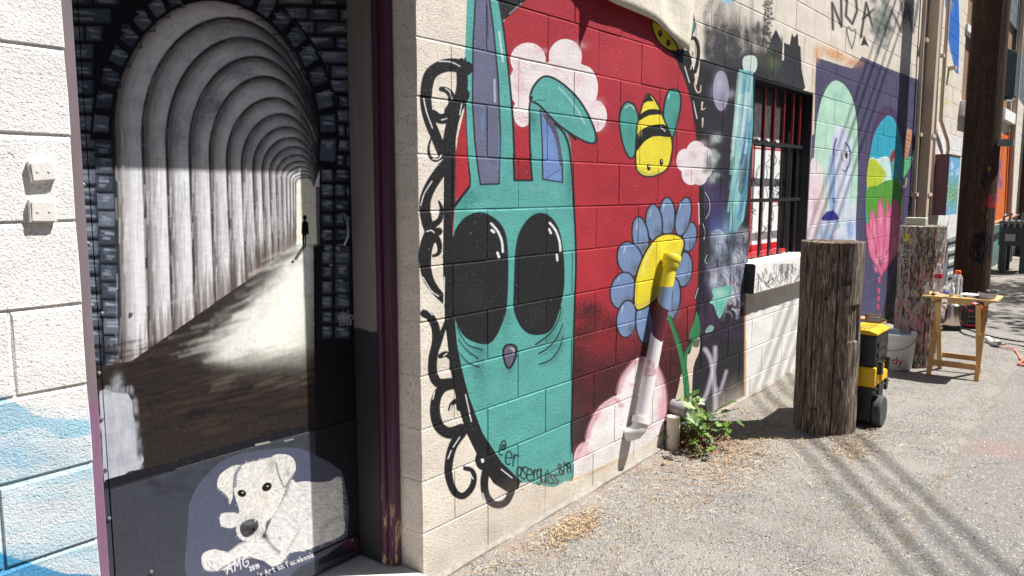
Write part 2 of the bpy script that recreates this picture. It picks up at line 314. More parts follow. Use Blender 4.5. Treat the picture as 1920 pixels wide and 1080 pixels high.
    for (x, y, rx, ry, ro) in [(1282, 505, 14, 33, .1), (1293, 444, 11.5, 28, .16), (1281, 406, 12, 37, .2), (1251, 406, 13, 36, 0), (1226, 418, 13.5, 35, -.06), (1201, 444, 13, 38, -.12), (1181, 486, 20, 33, -.25), (1168, 545, 20, 35, .2), (1175, 598, 16, 35, .12), (1208, 603, 14, 41, -.04), (1258, 561, 15, 42, .12)]:
        rx *= 1.17
        A.ell(x, y, rx, ry, PB, ro, ol=3.0)
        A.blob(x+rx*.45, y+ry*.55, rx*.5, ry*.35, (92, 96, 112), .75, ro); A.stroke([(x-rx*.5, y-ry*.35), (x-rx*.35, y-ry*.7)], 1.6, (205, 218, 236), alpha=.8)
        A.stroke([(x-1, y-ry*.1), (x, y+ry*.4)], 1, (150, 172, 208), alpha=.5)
    A.poly([(1222, 455), (1239, 441), (1264, 439), (1282, 450), (1280, 472), (1266, 510), (1246, 545), (1224, 567), (1205, 579), (1193, 580), (1189, 561), (1192, 522), (1205, 483)], (240, 220, 55), 4, ol=3.4)
    A.stroke([(1225, 460), (1212, 485), (1203, 515)], 2, (246, 240, 190), 3, .8); A.stroke([(1192, 572), (1206, 572), (1228, 556)], 5, (214, 196, 110), 3, .7); A.stroke([(1278, 452), (1277, 470), (1262, 505)], 3, (205, 190, 110), 3, .7)
    A.stroke([(1255, 594), (1264, 620), (1274, 650), (1283, 690), (1287, 730), (1288, 760)], 7, (52, 134, 84), 5, w2=12)
    A.stroke([(1258, 594), (1268, 622), (1278, 652), (1287, 690), (1292, 730)], 1.6, (34, 78, 54), 4)
    A.stroke([(1285, 690), (1288, 660), (1300, 642)], 5, (50, 128, 80), 4)
    A.poly([(1306, 584), (1312, 605), (1312, 628), (1303, 638), (1293, 636), (1293, 622), (1301, 604)], (52, 134, 84), 3); A.poly([(1302, 640), (1312, 634), (1310, 650), (1300, 650)], (110, 110, 100), 3)
    # lower clouds
    A.poly([(1074, 905), (1078, 850), (1090, 832), (1098, 828), (1106, 795), (1125, 762), (1150, 744), (1157, 740), (1164, 712), (1182, 684), (1205, 668), (1232, 686), (1245, 720), (1249, 760), (1245, 790), (1240, 812), (1180, 850), (1120, 880)], (246, 240, 240), 3)
    for p in [[(1080, 862), (1090, 838), (1099, 832)], [(1102, 820), (1110, 795), (1128, 765), (1152, 748)], [(1160, 735), (1168, 708), (1186, 684), (1202, 674)], [(1232, 690), (1242, 716), (1246, 750), (1243, 780)], [(1158, 752), (1164, 760)]]:
        A.stroke(p, 9, (218, 158, 172), 4, .8, soft=3)
    for (x, y, rx, ry) in [(1096, 850, 18, 12), (1186, 722, 8, 4), (1238, 770, 8, 30), (1225, 720, 10, 16), (1215, 800, 10, 6), (1120, 780, 8, 8)]: A.blob(x, y, rx, ry, (222, 160, 176), .7)
    # rabbit
    T = (94, 172, 167); OL = 4
    A.poly([(853, 388), (862, 370), (880, 346), (877, 300), (873, 220), (872, 110), (876, -30), (932, -30), (943, 45), (951, 110), (958, 180), (962, 240), (966, 338), (998, 338), (993, 262), (993, 200), (1000, 182), (1040, 190), (1058, 225), (1070, 268), (1075, 330), (1078, 440), (1078, 560), (1074, 700), (1073, 800), (1073, 900), (1050, 912), (1000, 914), (975, 905), (940, 868), (905, 815), (880, 745), (868, 700), (857, 645), (850, 560), (849, 440)], T)
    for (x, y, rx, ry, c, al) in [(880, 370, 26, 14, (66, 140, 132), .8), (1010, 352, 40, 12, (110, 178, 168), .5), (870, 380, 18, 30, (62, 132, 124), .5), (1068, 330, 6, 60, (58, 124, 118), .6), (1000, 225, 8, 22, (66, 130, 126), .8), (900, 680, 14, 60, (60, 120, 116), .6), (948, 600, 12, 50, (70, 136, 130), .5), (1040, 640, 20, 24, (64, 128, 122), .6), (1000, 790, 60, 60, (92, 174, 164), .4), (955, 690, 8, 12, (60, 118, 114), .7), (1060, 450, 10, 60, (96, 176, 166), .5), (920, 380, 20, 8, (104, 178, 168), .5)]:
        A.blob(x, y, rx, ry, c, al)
    A.poly([(893, -30), (887, 80), (886, 190), (890, 260), (897, 320), (901, 346), (936, 345), (938, 250), (934, 150), (926, 60), (914, -30)], (108, 111, 138), 0, ol=3)
    A.blob(905, 230, 4, 22, (110, 150, 190), .7); A.blob(935, 280, 2.5, 50, (120, 150, 190), .6); A.stroke([(927, 150), (928, 190)], 4, (190, 200, 220), alpha=.8); A.stroke([(913, 10), (915, 70)], 1.6, (40, 40, 50)); A.stroke([(936, 60), (943, 115)], 4, (190, 225, 218), alpha=.9)
    A.poly([(1013, 206), (1016, 260), (1018, 336), (1055, 342), (1054, 300), (1046, 255), (1034, 225)], (116, 146, 202), 0, ol=2.6)
    A.poly([(1013, 206), (1034, 220), (1048, 255), (1054, 300), (1050, 312), (1044, 270), (1034, 242), (1024, 228)], (92, 88, 116), 2)
    A.stroke([(1025, 228), (1027, 300)], 1.4, (70, 90, 150)); A.stroke([(1024, 334), (1050, 318)], 1.2, (60, 70, 110))
    flap = [(994, 186), (1002, 160), (1022, 143), (1048, 152), (1078, 178), (1100, 210), (1114, 240), (1118, 262), (1110, 269), (1086, 260), (1050, 236), (1022, 208), (1008, 195)]
    A.poly(flap, T, 4, ol=OL); A.blob(1060, 225, 30, 8, (66, 140, 132), .5, .7); A.stroke([(1048, 164), (1070, 188), (1085, 210), (1096, 232)], 3, (176, 218, 210), 4, .8)
    A.stroke([(1000, 190), (1010, 188), (1022, 188)], 2, (50, 110, 104), 3)
    for p in [[(872, 110), (873, 220), (877, 300), (881, 346), (862, 372), (850, 388)], [(932, -20), (943, 45), (951, 110), (958, 180), (962, 240), (964, 295)], [(995, 295), (993, 262), (993, 200), (998, 182)], [(1040, 232), (1058, 250), (1068, 280), (1073, 330), (1077, 400), (1080, 480), (1078, 560), (1074, 700), (1072, 800), (1074, 880), (1072, 900)], [(1064, 246), (1080, 262)]]:
        A.stroke(p, OL, K, 4)
    A.poly([(964, 300), (965, 337), (998, 337), (995, 300)], (160, 42, 54)); A.stroke([(963, 290), (965, 338), (998, 338), (994, 290)], OL, K)
    A.stroke([(849, 392), (1076, 390)], 1.2, (60, 130, 124), alpha=.5)
    for pts in [[(904, 399), (871, 409), (850, 443), (846, 498), (848, 572), (866, 624), (897, 643), (923, 639), (945, 594), (951, 550), (951, 461), (938, 420)], [(1014, 400), (993, 409), (975, 435), (967, 472), (964, 535), (964, 580), (975, 609), (990, 624), (1012, 627), (1034, 617), (1049, 580), (1057, 535), (1056, 480), (1049, 435), (1034, 409)]]:
        A.poly(pts, (32, 32, 36), 4, ol=2)
    A.blob(890, 560, 30, 30, (44, 46, 52), .6); A.blob(1005, 590, 24, 20, (44, 46, 50), .6)
    for p, w in [([(921, 419), (933, 433), (941, 452), (943, 472)], 4), ([(922, 432), (926, 435)], 5), ([(933, 474), (936, 483)], 4.5), ([(1031, 418), (1042, 432), (1049, 452), (1051, 471)], 4), ([(1030, 430), (1033, 437)], 4), ([(1044, 478), (1045, 488)], 4)]: A.stroke(p, w, (238, 238, 240), 3)
    A.poly([(943, 660), (948, 648), (960, 646), (968, 652), (967, 668), (960, 685), (953, 690), (947, 680)], (104, 100, 120), 3, ol=4); A.stroke([(957, 653), (962, 655), (963, 662)], 2, (215, 215, 230), 3)
    for p in [[(857, 612), (866, 632), (880, 648), (905, 656)], [(860, 636), (874, 655), (896, 672)], [(862, 662), (878, 680), (898, 688)], [(1052, 575), (1048, 598), (1032, 625), (1004, 646)], [(1055, 608), (1043, 636), (1024, 655), (1010, 663)], [(1056, 630), (1048, 655), (1032, 675), (1012, 683)]]:
        A.stroke(p, 2, K, 4, w2=3)
        A.stroke([(x+3, y+5) for x, y in p], 4, (66, 130, 124), 4, .5, soft=2)
    # oval frame on the left: stem and scrolls
    A.poly([(868, 110), (873, 118), (873, 190), (862, 215), (855, 260), (853, 380), (848, 420), (849, 560), (857, 645), (868, 700), (880, 745), (905, 812), (940, 866), (980, 905), (972, 918), (950, 922), (925, 906), (903, 870), (876, 815), (856, 752), (846, 700), (840, 650), (834, 600), (832, 560), (830, 480), (833, 300), (840, 262), (850, 220), (862, 190)], K)
    A.poly([(872, 200), (858, 260), (853, 372), (868, 366), (880, 346), (877, 300)], (176, 44, 56)); A.stroke([(852, 388), (864, 371), (880, 350)], 5, K)
    S = lambda p, w, w2=None: A.stroke(p, w*1.06, K, 5, w2=(w2*1.06 if w2 else None))
    S([(874, 128), (850, 122), (828, 125), (808, 138), (800, 162), (799, 195), (805, 225), (817, 255), (829, 285)], 25, 18); A.poly([(858, 112), (874, 116), (874, 190), (862, 180), (866, 150), (856, 136)], K, 2)
    S([(827, 167), (838, 170), (846, 180), (848, 196), (842, 208)], 9, 17); S([(812, 214), (826, 223), (844, 217), (858, 200), (868, 178)], 16, 24); S([(866, 130), (866, 165), (856, 205), (846, 240), (838, 290)], 20, 22)
    S([(809, 258), (804, 275), (806, 292), (816, 300), (830, 293)], 3, 9)
    S([(836, 310), (822, 327), (806, 352), (797, 378), (798, 405), (804, 428), (812, 440)], 22, 19); S([(823, 378), (828, 392), (824, 412), (812, 422)], 4, 13); S([(806, 434), (822, 434)], 14)
    S([(808, 440), (799, 462), (797, 492), (802, 520), (814, 542), (832, 562)], 26, 14); S([(806, 436), (818, 446), (824, 462), (822, 475), (812, 480)], 14, 5)
    S([(795, 588), (806, 594), (816, 612), (818, 640), (812, 672), (812, 700), (822, 718), (845, 718)], 14, 18); S([(826, 668), (836, 664), (848, 672), (850, 690)], 9, 14); S([(838, 600), (830, 622), (820, 650)], 6, 12)
    S([(850, 722), (830, 728), (818, 748), (816, 775), (824, 800), (842, 812), (866, 806)], 15, 22); S([(843, 768), (848, 757), (858, 752), (862, 765)], 6, 12)
    S([(866, 812), (850, 835), (842, 865), (842, 895), (852, 922), (868, 930), (884, 915), (889, 895), (884, 882), (872, 878)], 17, 8)
    A.ell(906, 862, 15, 20, K); S([(912, 880), (908, 905), (912, 930), (928, 946), (950, 940), (965, 905)], 15, 12); S([(928, 880), (945, 900), (965, 906)], 22, 14)
    A.ell(905, 864, 3, 4, BEIGE, n=12)
    for p in [[(823, 115), (845, 116), (862, 124)], [(795, 185), (800, 210), (811, 240)], [(835, 166), (843, 172), (848, 186)], [(866, 195), (862, 215)], [(828, 225), (838, 222)], [(812, 298), (822, 298), (829, 290)], [(810, 340), (796, 362), (789, 385)], [(800, 434), (808, 432), (814, 436)], [(793, 520), (808, 545), (822, 555)], [(833, 520), (832, 570)], [(803, 583), (810, 590)], [(815, 735), (812, 748)], [(832, 667), (838, 663)], [(846, 845), (840, 860)], [(843, 772), (847, 760)], [(873, 740), (884, 790)], [(940, 880), (960, 896)], [(905, 925), (911, 942)], [(862, 820), (850, 838)], [(880, 885), (887, 898)]]:
        A.stroke(p, 2, (228, 228, 232), 3, soft=.6)
    # base border, signature
    A.poly([(1074, 905), (1140, 880), (1185, 852), (1235, 820), (1262, 800), (1262, 860), (1074, 960)], BEIGE); A.stroke([(1074, 900), (1120, 882), (1160, 862)], 6, (232, 196, 140), 3, .6, soft=3)
    A.poly([(975, 905), (1074, 902), (1080, 960), (960, 960)], BEIGE); A.poly([(960, 880), (1000, 908), (1040, 914), (1074, 894), (1074, 850), (950, 850)], T)
    for ch, x, y, h, an in [('@', 934, 852, 28, .2), ('e', 945, 871, 40, .1), ('r', 959, 874, 36, .1), ('a', 966, 892, 30, .2), ('s', 975, 898, 38, .1), ('e', 986, 902, 36, .0), ('r', 998, 902, 34, 0), ('g', 1005, 898, 30, 0), ('u', 1015, 906, 30, -.1), ('t', 1024, 908, 28, -.1), ('s', 1031, 908, 28, -.1), ('s', 1039, 908, 28, -.1), ('8', 1049, 892, 22, -.2), ('/', 1057, 889, 22, -.2), ('1', 1062, 889, 20, -.2), ('9', 1066, 887, 20, -.2)]:
        A.text(ch, x, y, h, K, 2.6, an, asp=.40)
    # white field below the window sill
    A.poly([(1398, 500), (1399, 620), (1397, 742), (1398, 760), (1560, 720), (1560, 440), (1400, 505)], (246, 245, 242)); A.stroke([(1398, 640), (1397, 748)], 3, (220, 160, 100), alpha=.8); A.stroke([(1400, 745), (1450, 716)], 2, (70, 120, 92), alpha=.35)

def paint_b(B):
    W1 = [(1450, 500), (1505, 480), (1514, 480), (1512, 700), (1396, 760)]
    B.poly([(1440, 505), (1507, 485), (1516, 470), (1512, 700), (1440, 740)], (246, 245, 242)); B.stroke([(1455, 720), (1512, 688)], 5, (88, 150, 110), alpha=.85)
    B.poly([(1440, 100), (1503, 130), (1510, 165), (1500, 175), (1440, 160)], (46, 48, 54)); B.blob(1485, 120, 16, 26, (60, 62, 66), .7); B.poly([(1485, 62), (1489, 70), (1496, 62), (1497, 84), (1501, 88), (1503, 130), (1506, 150), (1470, 140), (1470, 80), (1481, 84)], (44, 46, 52))
    P = (80, 76, 108)
    B.poly([(1531, 108), (1548, 113), (1575, 122), (1598, 128), (1616, 106), (1665, 128), (1728, 152), (1710, 405), (1700, 640), (1690, 700), (1505, 720), (1514, 460), (1521, 280)], P)
    B.blob(1565, 102, 34, 10, (226, 164, 100), .9, .35); B.blob(1532, 100, 6, 16, (226, 164, 100), .8); B.stroke([(1527, 110), (1524, 250)], 5, (236, 214, 190)); B.blob(1600, 118, 14, 8, (220, 150, 90), .8)
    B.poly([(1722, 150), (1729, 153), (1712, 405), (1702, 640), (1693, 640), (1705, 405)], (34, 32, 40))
    r = B.mask([(1531, 108), (1616, 106), (1728, 152), (1690, 700), (1505, 720)])
    for k in range(40): B.blob(1525+rng.random()*180, 150+rng.random()*450, 14, 30, [(92, 86, 122), (70, 66, 98)][k % 2], .3)
    B.poly([(1686, 470), (1708, 460), (1702, 650), (1632, 650), (1650, 600), (1672, 520)], (38, 34, 46), 3)
    # pale face
    B.poly([(1568, 151), (1588, 165), (1602, 198), (1608, 250), (1608, 340), (1604, 430), (1598, 480), (1512, 480), (1518, 400), (1526, 300), (1530, 240), (1538, 195), (1552, 162)], (186, 226, 204), 4)
    B.poly([(1519, 310), (1530, 300), (1545, 330), (1548, 400), (1560, 460), (1560, 540), (1506, 540), (1514, 420)], (238, 220, 226), 4); B.poly([(1560, 260), (1572, 235), (1590, 250), (1597, 290), (1596, 340), (1590, 390), (1575, 420), (1556, 400), (1552, 330)], (216, 222, 242), 4); B.poly([(1554, 300), (1562, 296), (1566, 340), (1565, 392), (1572, 402), (1574, 450), (1562, 460), (1556, 400)], (150, 178, 226), 3, alpha=.8); B.poly([(1538, 420), (1566, 414), (1574, 440), (1572, 470), (1530, 470)], (196, 206, 228), 3, alpha=.8); B.blob(1535, 350, 12, 60, (240, 226, 232), .6)
    B.poly([(1596, 380), (1604, 390), (1600, 470), (1560, 470), (1560, 440), (1580, 420)], (220, 222, 236), 3)
    for (x, y, rx, ry, c, al) in [(1563, 300, 3, 40, (110, 140, 205), .8), (1562, 370, 4, 40, (130, 165, 215), .7), (1570, 180, 10, 10, (120, 190, 190), .6), (1545, 440, 14, 20, (150, 180, 215), .7), (1594, 430, 8, 20, (90, 150, 215), .8), (1585, 300, 6, 20, (220, 210, 235), .7), (1530, 380, 8, 40, (226, 190, 200), .6), (1555, 455, 10, 14, (90, 110, 180), .6), (1580, 455, 10, 14, (120, 190, 225), .6), (1555, 200, 8, 30, (196, 238, 212), .5)]: B.blob(x, y, rx, ry, c, al)
    for p, w in [([(1585, 268), (1591, 275), (1595, 288)], 3), ([(1568, 260), (1564, 275), (1563, 290)], 3), ([(1577, 284), (1578, 296), (1582, 302)], 1.5), ([(1592, 288), (1594, 300), (1592, 312)], 1.5), ([(1580, 318), (1584, 322), (1588, 318), (1590, 312)], 2), ([(1563, 372), (1564, 380)], 3)]: B.stroke(p, w, (60, 64, 120), 3)
    B.ell(1587, 291, 2.4, 6, (110, 90, 50), 0, ol=1); B.ell(1587, 291, 1, 3, K)
    B.poly([(1549, 398), (1556, 396), (1563, 395), (1571, 406), (1571, 412), (1541, 413)], (44, 42, 140), 3)
    # oval landscape and lotus
    B.poly([(1662, 198), (1684, 215), (1698, 260), (1699, 330), (1692, 430), (1676, 520), (1632, 470), (1620, 420), (1624, 330), (1634, 250), (1648, 210)], (76, 48, 92), 4)
    B.poly([(1665, 216), (1682, 235), (1692, 280), (1692, 340), (1686, 430), (1660, 460), (1630, 440), (1623, 390), (1629, 310), (1640, 250)], (44, 168, 196), 4)
    B.poly([(1631, 296), (1645, 298), (1660, 292), (1668, 300), (1672, 340), (1666, 360), (1640, 350), (1628, 330)], (205, 232, 226), 3)
    B.poly([(1629, 302), (1642, 300), (1652, 312), (1660, 322), (1660, 332), (1645, 350), (1626, 352)], (188, 206, 50), 3)
    B.poly([(1645, 348), (1664, 338), (1690, 345), (1687, 430), (1660, 470), (1632, 450), (1624, 360)], (84, 158, 50), 3)
    for pts in [[(1664, 410), (1678, 372), (1688, 410), (1676, 480), (1655, 500)], [(1662, 398), (1663, 372), (1672, 420), (1668, 470), (1652, 500)], [(1650, 370), (1658, 400), (1660, 440), (1652, 490), (1644, 440), (1645, 400)], [(1636, 392), (1645, 430), (1650, 490), (1636, 460), (1630, 420)], [(1624, 420), (1636, 440), (1648, 495), (1632, 480)], [(1690, 425), (1684, 470), (1660, 500), (1668, 460)], [(1641, 470), (1652, 500), (1662, 470), (1652, 520)], [(1637, 495), (1646, 505), (1650, 480), (1644, 512)], [(1655, 480), (1662, 500), (1664, 490), (1658, 510)]]:
        B.poly(pts, (222, 112, 152), 3, ol=1.4, olc=(168, 64, 110)); m = np.mean(pts, 0); B.blob(m[0], m[1]-10, 3, 14, (242, 160, 184), .7)
    for y in (525, 545, 560, 575): B.ell(1649-(y-520)*.04, y, 2, 6, (220, 80, 110), n=10)
    B.poly([(1700, 246), (1706, 243), (1710, 250), (1700, 302), (1694, 302)], (206, 150, 116), 3); B.poly([(1693, 300), (1712, 294), (1704, 318), (1692, 335), (1690, 320)], (96, 178, 130), 3); B.stroke([(1678, 290), (1676, 310), (1684, 340), (1696, 350), (1700, 335)], 3, (150, 160, 130), 4)
    B.ell(1674, 292, 4, 12, (150, 40, 64), .3)
    for k in range(6): B.stroke([(1700-k*.5, 252+k*8), (1706-k, 256+k*8)], 1.2, (120, 74, 52))
    # tags above and a dark blob
    for p in [[(1562, 55), (1560, 5), (1578, 50), (1577, -10)], [(1588, 0), (1586, 30), (1598, 45), (1607, 20), (1604, -10)], [(1614, 70), (1624, 5), (1636, 50)], [(1618, 35), (1638, 18)]]: B.stroke(p, 4.8, (40, 38, 42), alpha=.95, soft=1.4)
    B.stroke([(1597, 92), (1588, 62), (1591, 50), (1597, 58), (1603, 55), (1604, 66), (1597, 92)], 2.6, (46, 44, 48), 3, .8); B.poly([(1614, 86), (1620, 66), (1629, 88), (1622, 84)], (50, 48, 52))
    for k in range(60): B.blob(1655+rng.normal()*10, 35+rng.normal()*28, 4+rng.random()*5, 5+rng.random()*8, [(100, 112, 110), (130, 140, 136), (80, 92, 92), (170, 172, 160)][k % 4], .75)
    for p in [[(1672, 20), (1690, 60), (1696, 20)], [(1700, 5), (1712, 60), (1722, 0)], [(1688, 0), (1694, 30)]]: B.stroke(p, 5, (52, 50, 56), alpha=.8, soft=2)
    B.blob(1702, 22, 14, 26, (52, 52, 66), .9)  # dark blob, mostly cast shadow painted into the wall colour
    # beyond the pipes
    B.poly([(1735, 232), (1812, 262), (1800, 420), (1795, 600), (1690, 640), (1712, 400)], (238, 238, 236))
    B.poly([(1772, -10), (1797, -20), (1797, 137), (1786, 112), (1777, 70), (1775, 30)], (34, 112, 206), 2); B.blob(1781, 8, 5, 12, (200, 180, 120), .7)
    for x, y in [(1766, 167), (1776, 192), (1772, 130), (1764, 150)]: B.blob(x, y, 5, 5, (216, 212, 60), .9)
    B.blob(1778, 140, 8, 40, (230, 222, 170), .6)
    B.poly([(1760, 455), (1800, 440), (1795, 600), (1750, 600)], (150, 155, 160)); 
    for k in range(12): B.poly([(1777, 455+k*11), (1796, 450+k*11), (1796, 455+k*11), (1777, 461+k*11)], [(30, 30, 34), (240, 240, 240)][k % 2])
    B.poly([(1760, 470), (1775, 465), (1772, 560), (1757, 560)], (120, 126, 130)); B.ell(1767, 500, 4, 10, (210, 210, 210))
    B.poly([(1745, 440), (1757, 430), (1752, 560), (1742, 560)], (214, 122, 90), alpha=.8)
    B.poly([(1866, 255), (1900, 245), (1898, 330), (1891, 400), (1890, 412), (1850, 420)], (224, 112, 44))
    for (x, y) in [(1874, 310), (1872, 330), (1876, 345), (1868, 370), (1863, 385)]: B.blob(x, y, 4, 10, (50, 90, 170), .85)
    B.stroke([(1882, 270), (1874, 320), (1866, 380)], 2, (120, 80, 90), alpha=.7)
    B.poly([(1855, 425), (1900, 415), (1900, 510), (1840, 520)], (84, 112, 108)); B.blob(1868, 455, 8, 20, (110, 150, 140), .7)
    B.poly([(1883, -20), (1893, -20), (1893, 30), (1886, 50)], (226, 110, 150)); B.poly([(1885, 45), (1893, 30), (1892, 75), (1885, 78)], (120, 190, 140)); B.poly([(1893, -20), (1921, -20), (1921, 200), (1892, 160)], (110, 118, 128))
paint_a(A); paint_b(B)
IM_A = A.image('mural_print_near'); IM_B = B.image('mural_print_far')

# ================================================================= paint on the left white wall
L = Art(0.30, 0.90, -0.60, 2.0, 300, 300, 0.0, (246, 243, 240))
L.poly([(-60, 750), (20, 752), (45, 765), (70, 780), (110, 788), (170, 792), (190, 800), (195, 1100), (-60, 1100)], (206, 220, 228), 3)
for k in range(90):
    x = rng.random()*190; y = 760+rng.random()*320; L.stroke([(x-40, y+10), (x, y), (x+45, y+4)], 8+rng.random()*14, [(170, 208, 226), (196, 220, 232), (232, 234, 237), (212, 226, 234)][k % 4], 3, .4, soft=5)
L.poly([(-60, 755), (20, 752), (45, 765), (80, 783), (172, 790), (172, 812), (120, 822), (60, 800), (-60, 830)], (156, 202, 224), 3, alpha=.8); L.blob(30, 850, 50, 30, (140, 192, 220), .7); L.blob(60, 960, 80, 22, (220, 224, 230), .7)
L.poly([(-60, 1030), (40, 1050), (120, 1075), (190, 1080), (190, 1120), (-60, 1120)], (40, 140, 192), 2, alpha=.9); L.blob(10, 1052, 60, 14, (60, 150, 200), .8)
IM_L = L.image('left_wall_print')

# ================================================================= paint on the door (plane Y=.30)
DY = 0.30
D = Art(0.93, 2.02, -0.45, 2.0, 600, 600, DY, (40, 44, 52))
def paint_door(D):
    BR = [(84, 92, 106), (70, 78, 92), (96, 104, 118), (60, 67, 80)]
    def brick(p, hl=True):
        c = BR[rng.integers(4)]; D.poly(p, c); P = np.array(p, float); m = P.mean(0); s = np.ptp(P, 0)
        lo_ = P.min(0)
        for k in range(9):
            yy = lo_[1]+s[1]*(.12+.62*rng.random()**1.4); xx = lo_[0]+s[0]*(.12+.35*rng.random()); D.stroke([(xx, yy), (xx+s[0]*(.2+.3*rng.random()), yy+1)], 1.5+rng.random()*2.5, [(150, 160, 178), (120, 130, 146), (190, 198, 210), (70, 84, 112)][k % 4], alpha=.42, soft=1.2)
        D.stroke([(lo_[0]+1, P[:, 1].max()-1.5), (P[:, 0].max()-1, P[:, 1].max()-1.5)], 3.5, (26, 28, 36), alpha=.75, soft=1.5); D.stroke([(P[:, 0].max()-1.5, lo_[1]+2), (P[:, 0].max()-1.5, P[:, 1].max()-1)], 3, (26, 28, 36), alpha=.6, soft=1.5)
    D.poly([(110, -60), (700, -60), (700, 700), (110, 720)], (26, 28, 36))
    y = -20                                    # brick columns left of the arch
    k = 0
    while y < 690:
        h = 31; xl = 122+max(y, 0)*.062; xm = xl+48-max(0, (150-y))*.0
        x2 = 172+max(y, 0)*.035 if y > 90 else 172+(90-y)*.5
        n = 1 if (k % 2 or x2-xl < 60) else 2
        for q in range(n): brick([(xl+2+(x2-xl)*q/n, y+2), (xl-2+(x2-xl)*(q+1)/n, y+3), (xl-2+(x2-xl)*(q+1)/n, y+h), (xl+2+(x2-xl)*q/n, y+h-1)])
        y += 33.5; k += 1
    for j in range(13):                        # left jamb stones of the arch ring
        y = 262+j*33.5; x = 186+j*1.7
        if y < 670: brick([(x-9, y), (x+24, y+1), (x+25, y+31), (x-8, y+30)])
    y = -20; k = 0
    while y < 612:                              # stones right of the arch
        off = .0 if y > 330 else max(0, 330-y)*.0
        xr = 657; xs = 602 if y > 215 else 602-((215-y)/215)**1.6*190
        if y > 215: brick([(602, y+2), (622, y+2), (622+y*.01, y+25), (602+y*.008, y+25)]); x = 627
        else: x = xs
        w = xr-x; n = 1 if w < 46 else max(1, int(w/58)); s = (k % 2)*.35
        e = [0]+[min(1, (i+1-s)/max(n, 1)) for i in range(n)]+([1] if s else [])
        if w < 46: e = [0, .72, 1] if k % 2 else [0, 1]
        for i in range(len(e)-1):
            if e[i+1]-e[i] > .05: brick([(x+w*e[i]+2, y+2+i*2), (x+w*e[i+1]-2, y+3+i*2), (x+w*e[i+1]-2, y+25+i*2), (x+w*e[i]+2, y+24+i*2)])
        y += 28; k += 1
    # tunnel: nested arches receding to the right
    XL = [214, 267, 312, 355, 393, 425, 453, 474, 491, 505, 517, 527, 536, 543, 549, 554]
    TP = [-8, 34, 71, 107, 144, 184, 214, 238, 258, 275, 290, 302, 312, 320, 327, 332]
    def yb(x): return 688-(x-232)*232/328
    for k, (xl, tp) in enumerate(zip(XL, TP)):
        ys = 235+(xl-214)*.31; xr = 599-k*.7; xc = xl+(xr-xl)*(.48+.1*(k/15)); yr = 310+k*2.6
        pts = [(xl+14*(1-k/16), yb(xl+10)), (xl, ys)]
        for i in range(1, 13): a = math.pi/2*i/12; pts.append((xc-(xc-xl)*math.cos(a), ys-(ys-tp)*math.sin(a)))
        for i in range(1, 13): a = math.pi/2*i/12; pts.append((xc+(xr-xc)*math.sin(a), yr-(yr-tp)*math.cos(a)))
        pts += [(xr, 470), (560, 470)]
        D.poly(pts, (220, 220, 225))
        P = pts[:-2]; w = max(2, 15-k)
        for q in range(len(P)-1):              # brush strokes following each rib
            pass
        def inn(e): return [(x+w*e*max(-1, min(1, (xc-x)/(xc-xl)*1.6)), y+w*e*.8*max(0, 1-abs(x-xc)/(xc-xl))) for x, y in P]
        D.stroke(inn(1.0), w*1.5, (128, 120, 116), 0, .5, soft=w*.5)
        D.stroke(inn(.4), w*.8, (84, 70, 62), 0, .75, soft=w*.25)
        D.stroke(P, max(1.6, 6.5-k*.42), (44, 46, 56), 0, .95, soft=1.2)
        nb = 60 if k < 8 else 20
        for q in range(nb):                    # dry streaks and soot
            sp = (XL[k+1]-xl if k < 15 else 5); x = xl+rng.random()*sp*.9+3; y0_ = ys+rng.random()*(yb(x)-ys); c = [(244, 244, 247), (104, 88, 76), (200, 204, 214), (236, 236, 240)][q % 4]
            D.stroke([(x, y0_), (x+rng.normal()*1.5, min(yb(x)-3, y0_+20+rng.random()*60))], 1+rng.random()*3*max(.3, 1-k/12), c, alpha=.28, soft=1.2)
        for q in range(26 if k < 9 else 8):
            sp = (XL[k+1]-xl if k < 15 else 5); x = xl+rng.random()*sp; D.stroke([(x, yb(x)), (x-2, yb(x)-20-rng.random()*50)], 2+rng.random()*4, (84, 64, 50), alpha=.3, soft=2, w2=1)
        for q in range(70 if k < 8 else 20):   # brushing on the vault
            a = rng.random()*math.pi; rr = 1-rng.random()*.2*(1-k/20); aa = [a, a+.08, a+.16]
            cx = xc; pp = []
            for t in aa:
                cxl = (xc-xl) if t > math.pi/2 else (xr-xc); pp.append((xc+cxl*rr*math.cos(t), (ys if t > math.pi/2 else yr)-((ys if t > math.pi/2 else yr)-tp)*rr*math.sin(t)))
            D.stroke(pp, 1+rng.random()*3, [(170, 172, 182), (120, 118, 124), (96, 90, 90), (196, 190, 184)][q % 4], alpha=.25, soft=1)
    for j in range(20):                        # ring stones round the head of the arch
        a0 = math.radians(178-j*9.4); a1 = math.radians(178-j*9.4-8.7)
        cx, cy = 392, 258
        def q(a, e): return (cx+(205+e if math.cos(a) > 0 else 184+e)*math.cos(a), cy-(262+e)*math.sin(a)*.985)
        D.poly([q(a0+.05, 0), q(a0+.05, 40), q(a1-.05, 40), q(a1-.05, 0)], (22, 24, 30))
        brick([q(a0, 5), q(a0, 34), q(a1, 34), q(a1, 5)])
    D.poly([(556, 345), (562, 337), (572, 334), (584, 342), (590, 356), (592, 460), (556, 462)], (238, 238, 218))
    for k in range(70):                        # cool grey blobs darken the vault, painted in for the recess shade
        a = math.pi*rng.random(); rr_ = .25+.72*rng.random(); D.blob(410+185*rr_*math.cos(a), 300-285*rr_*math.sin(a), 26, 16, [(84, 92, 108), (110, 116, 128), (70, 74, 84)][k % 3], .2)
    D.poly([(228, 690), (560, 458), (596, 458), (600, 640), (640, 700), (640, 830), (185, 900), (178, 700), (228, 694)], (46, 40, 38))
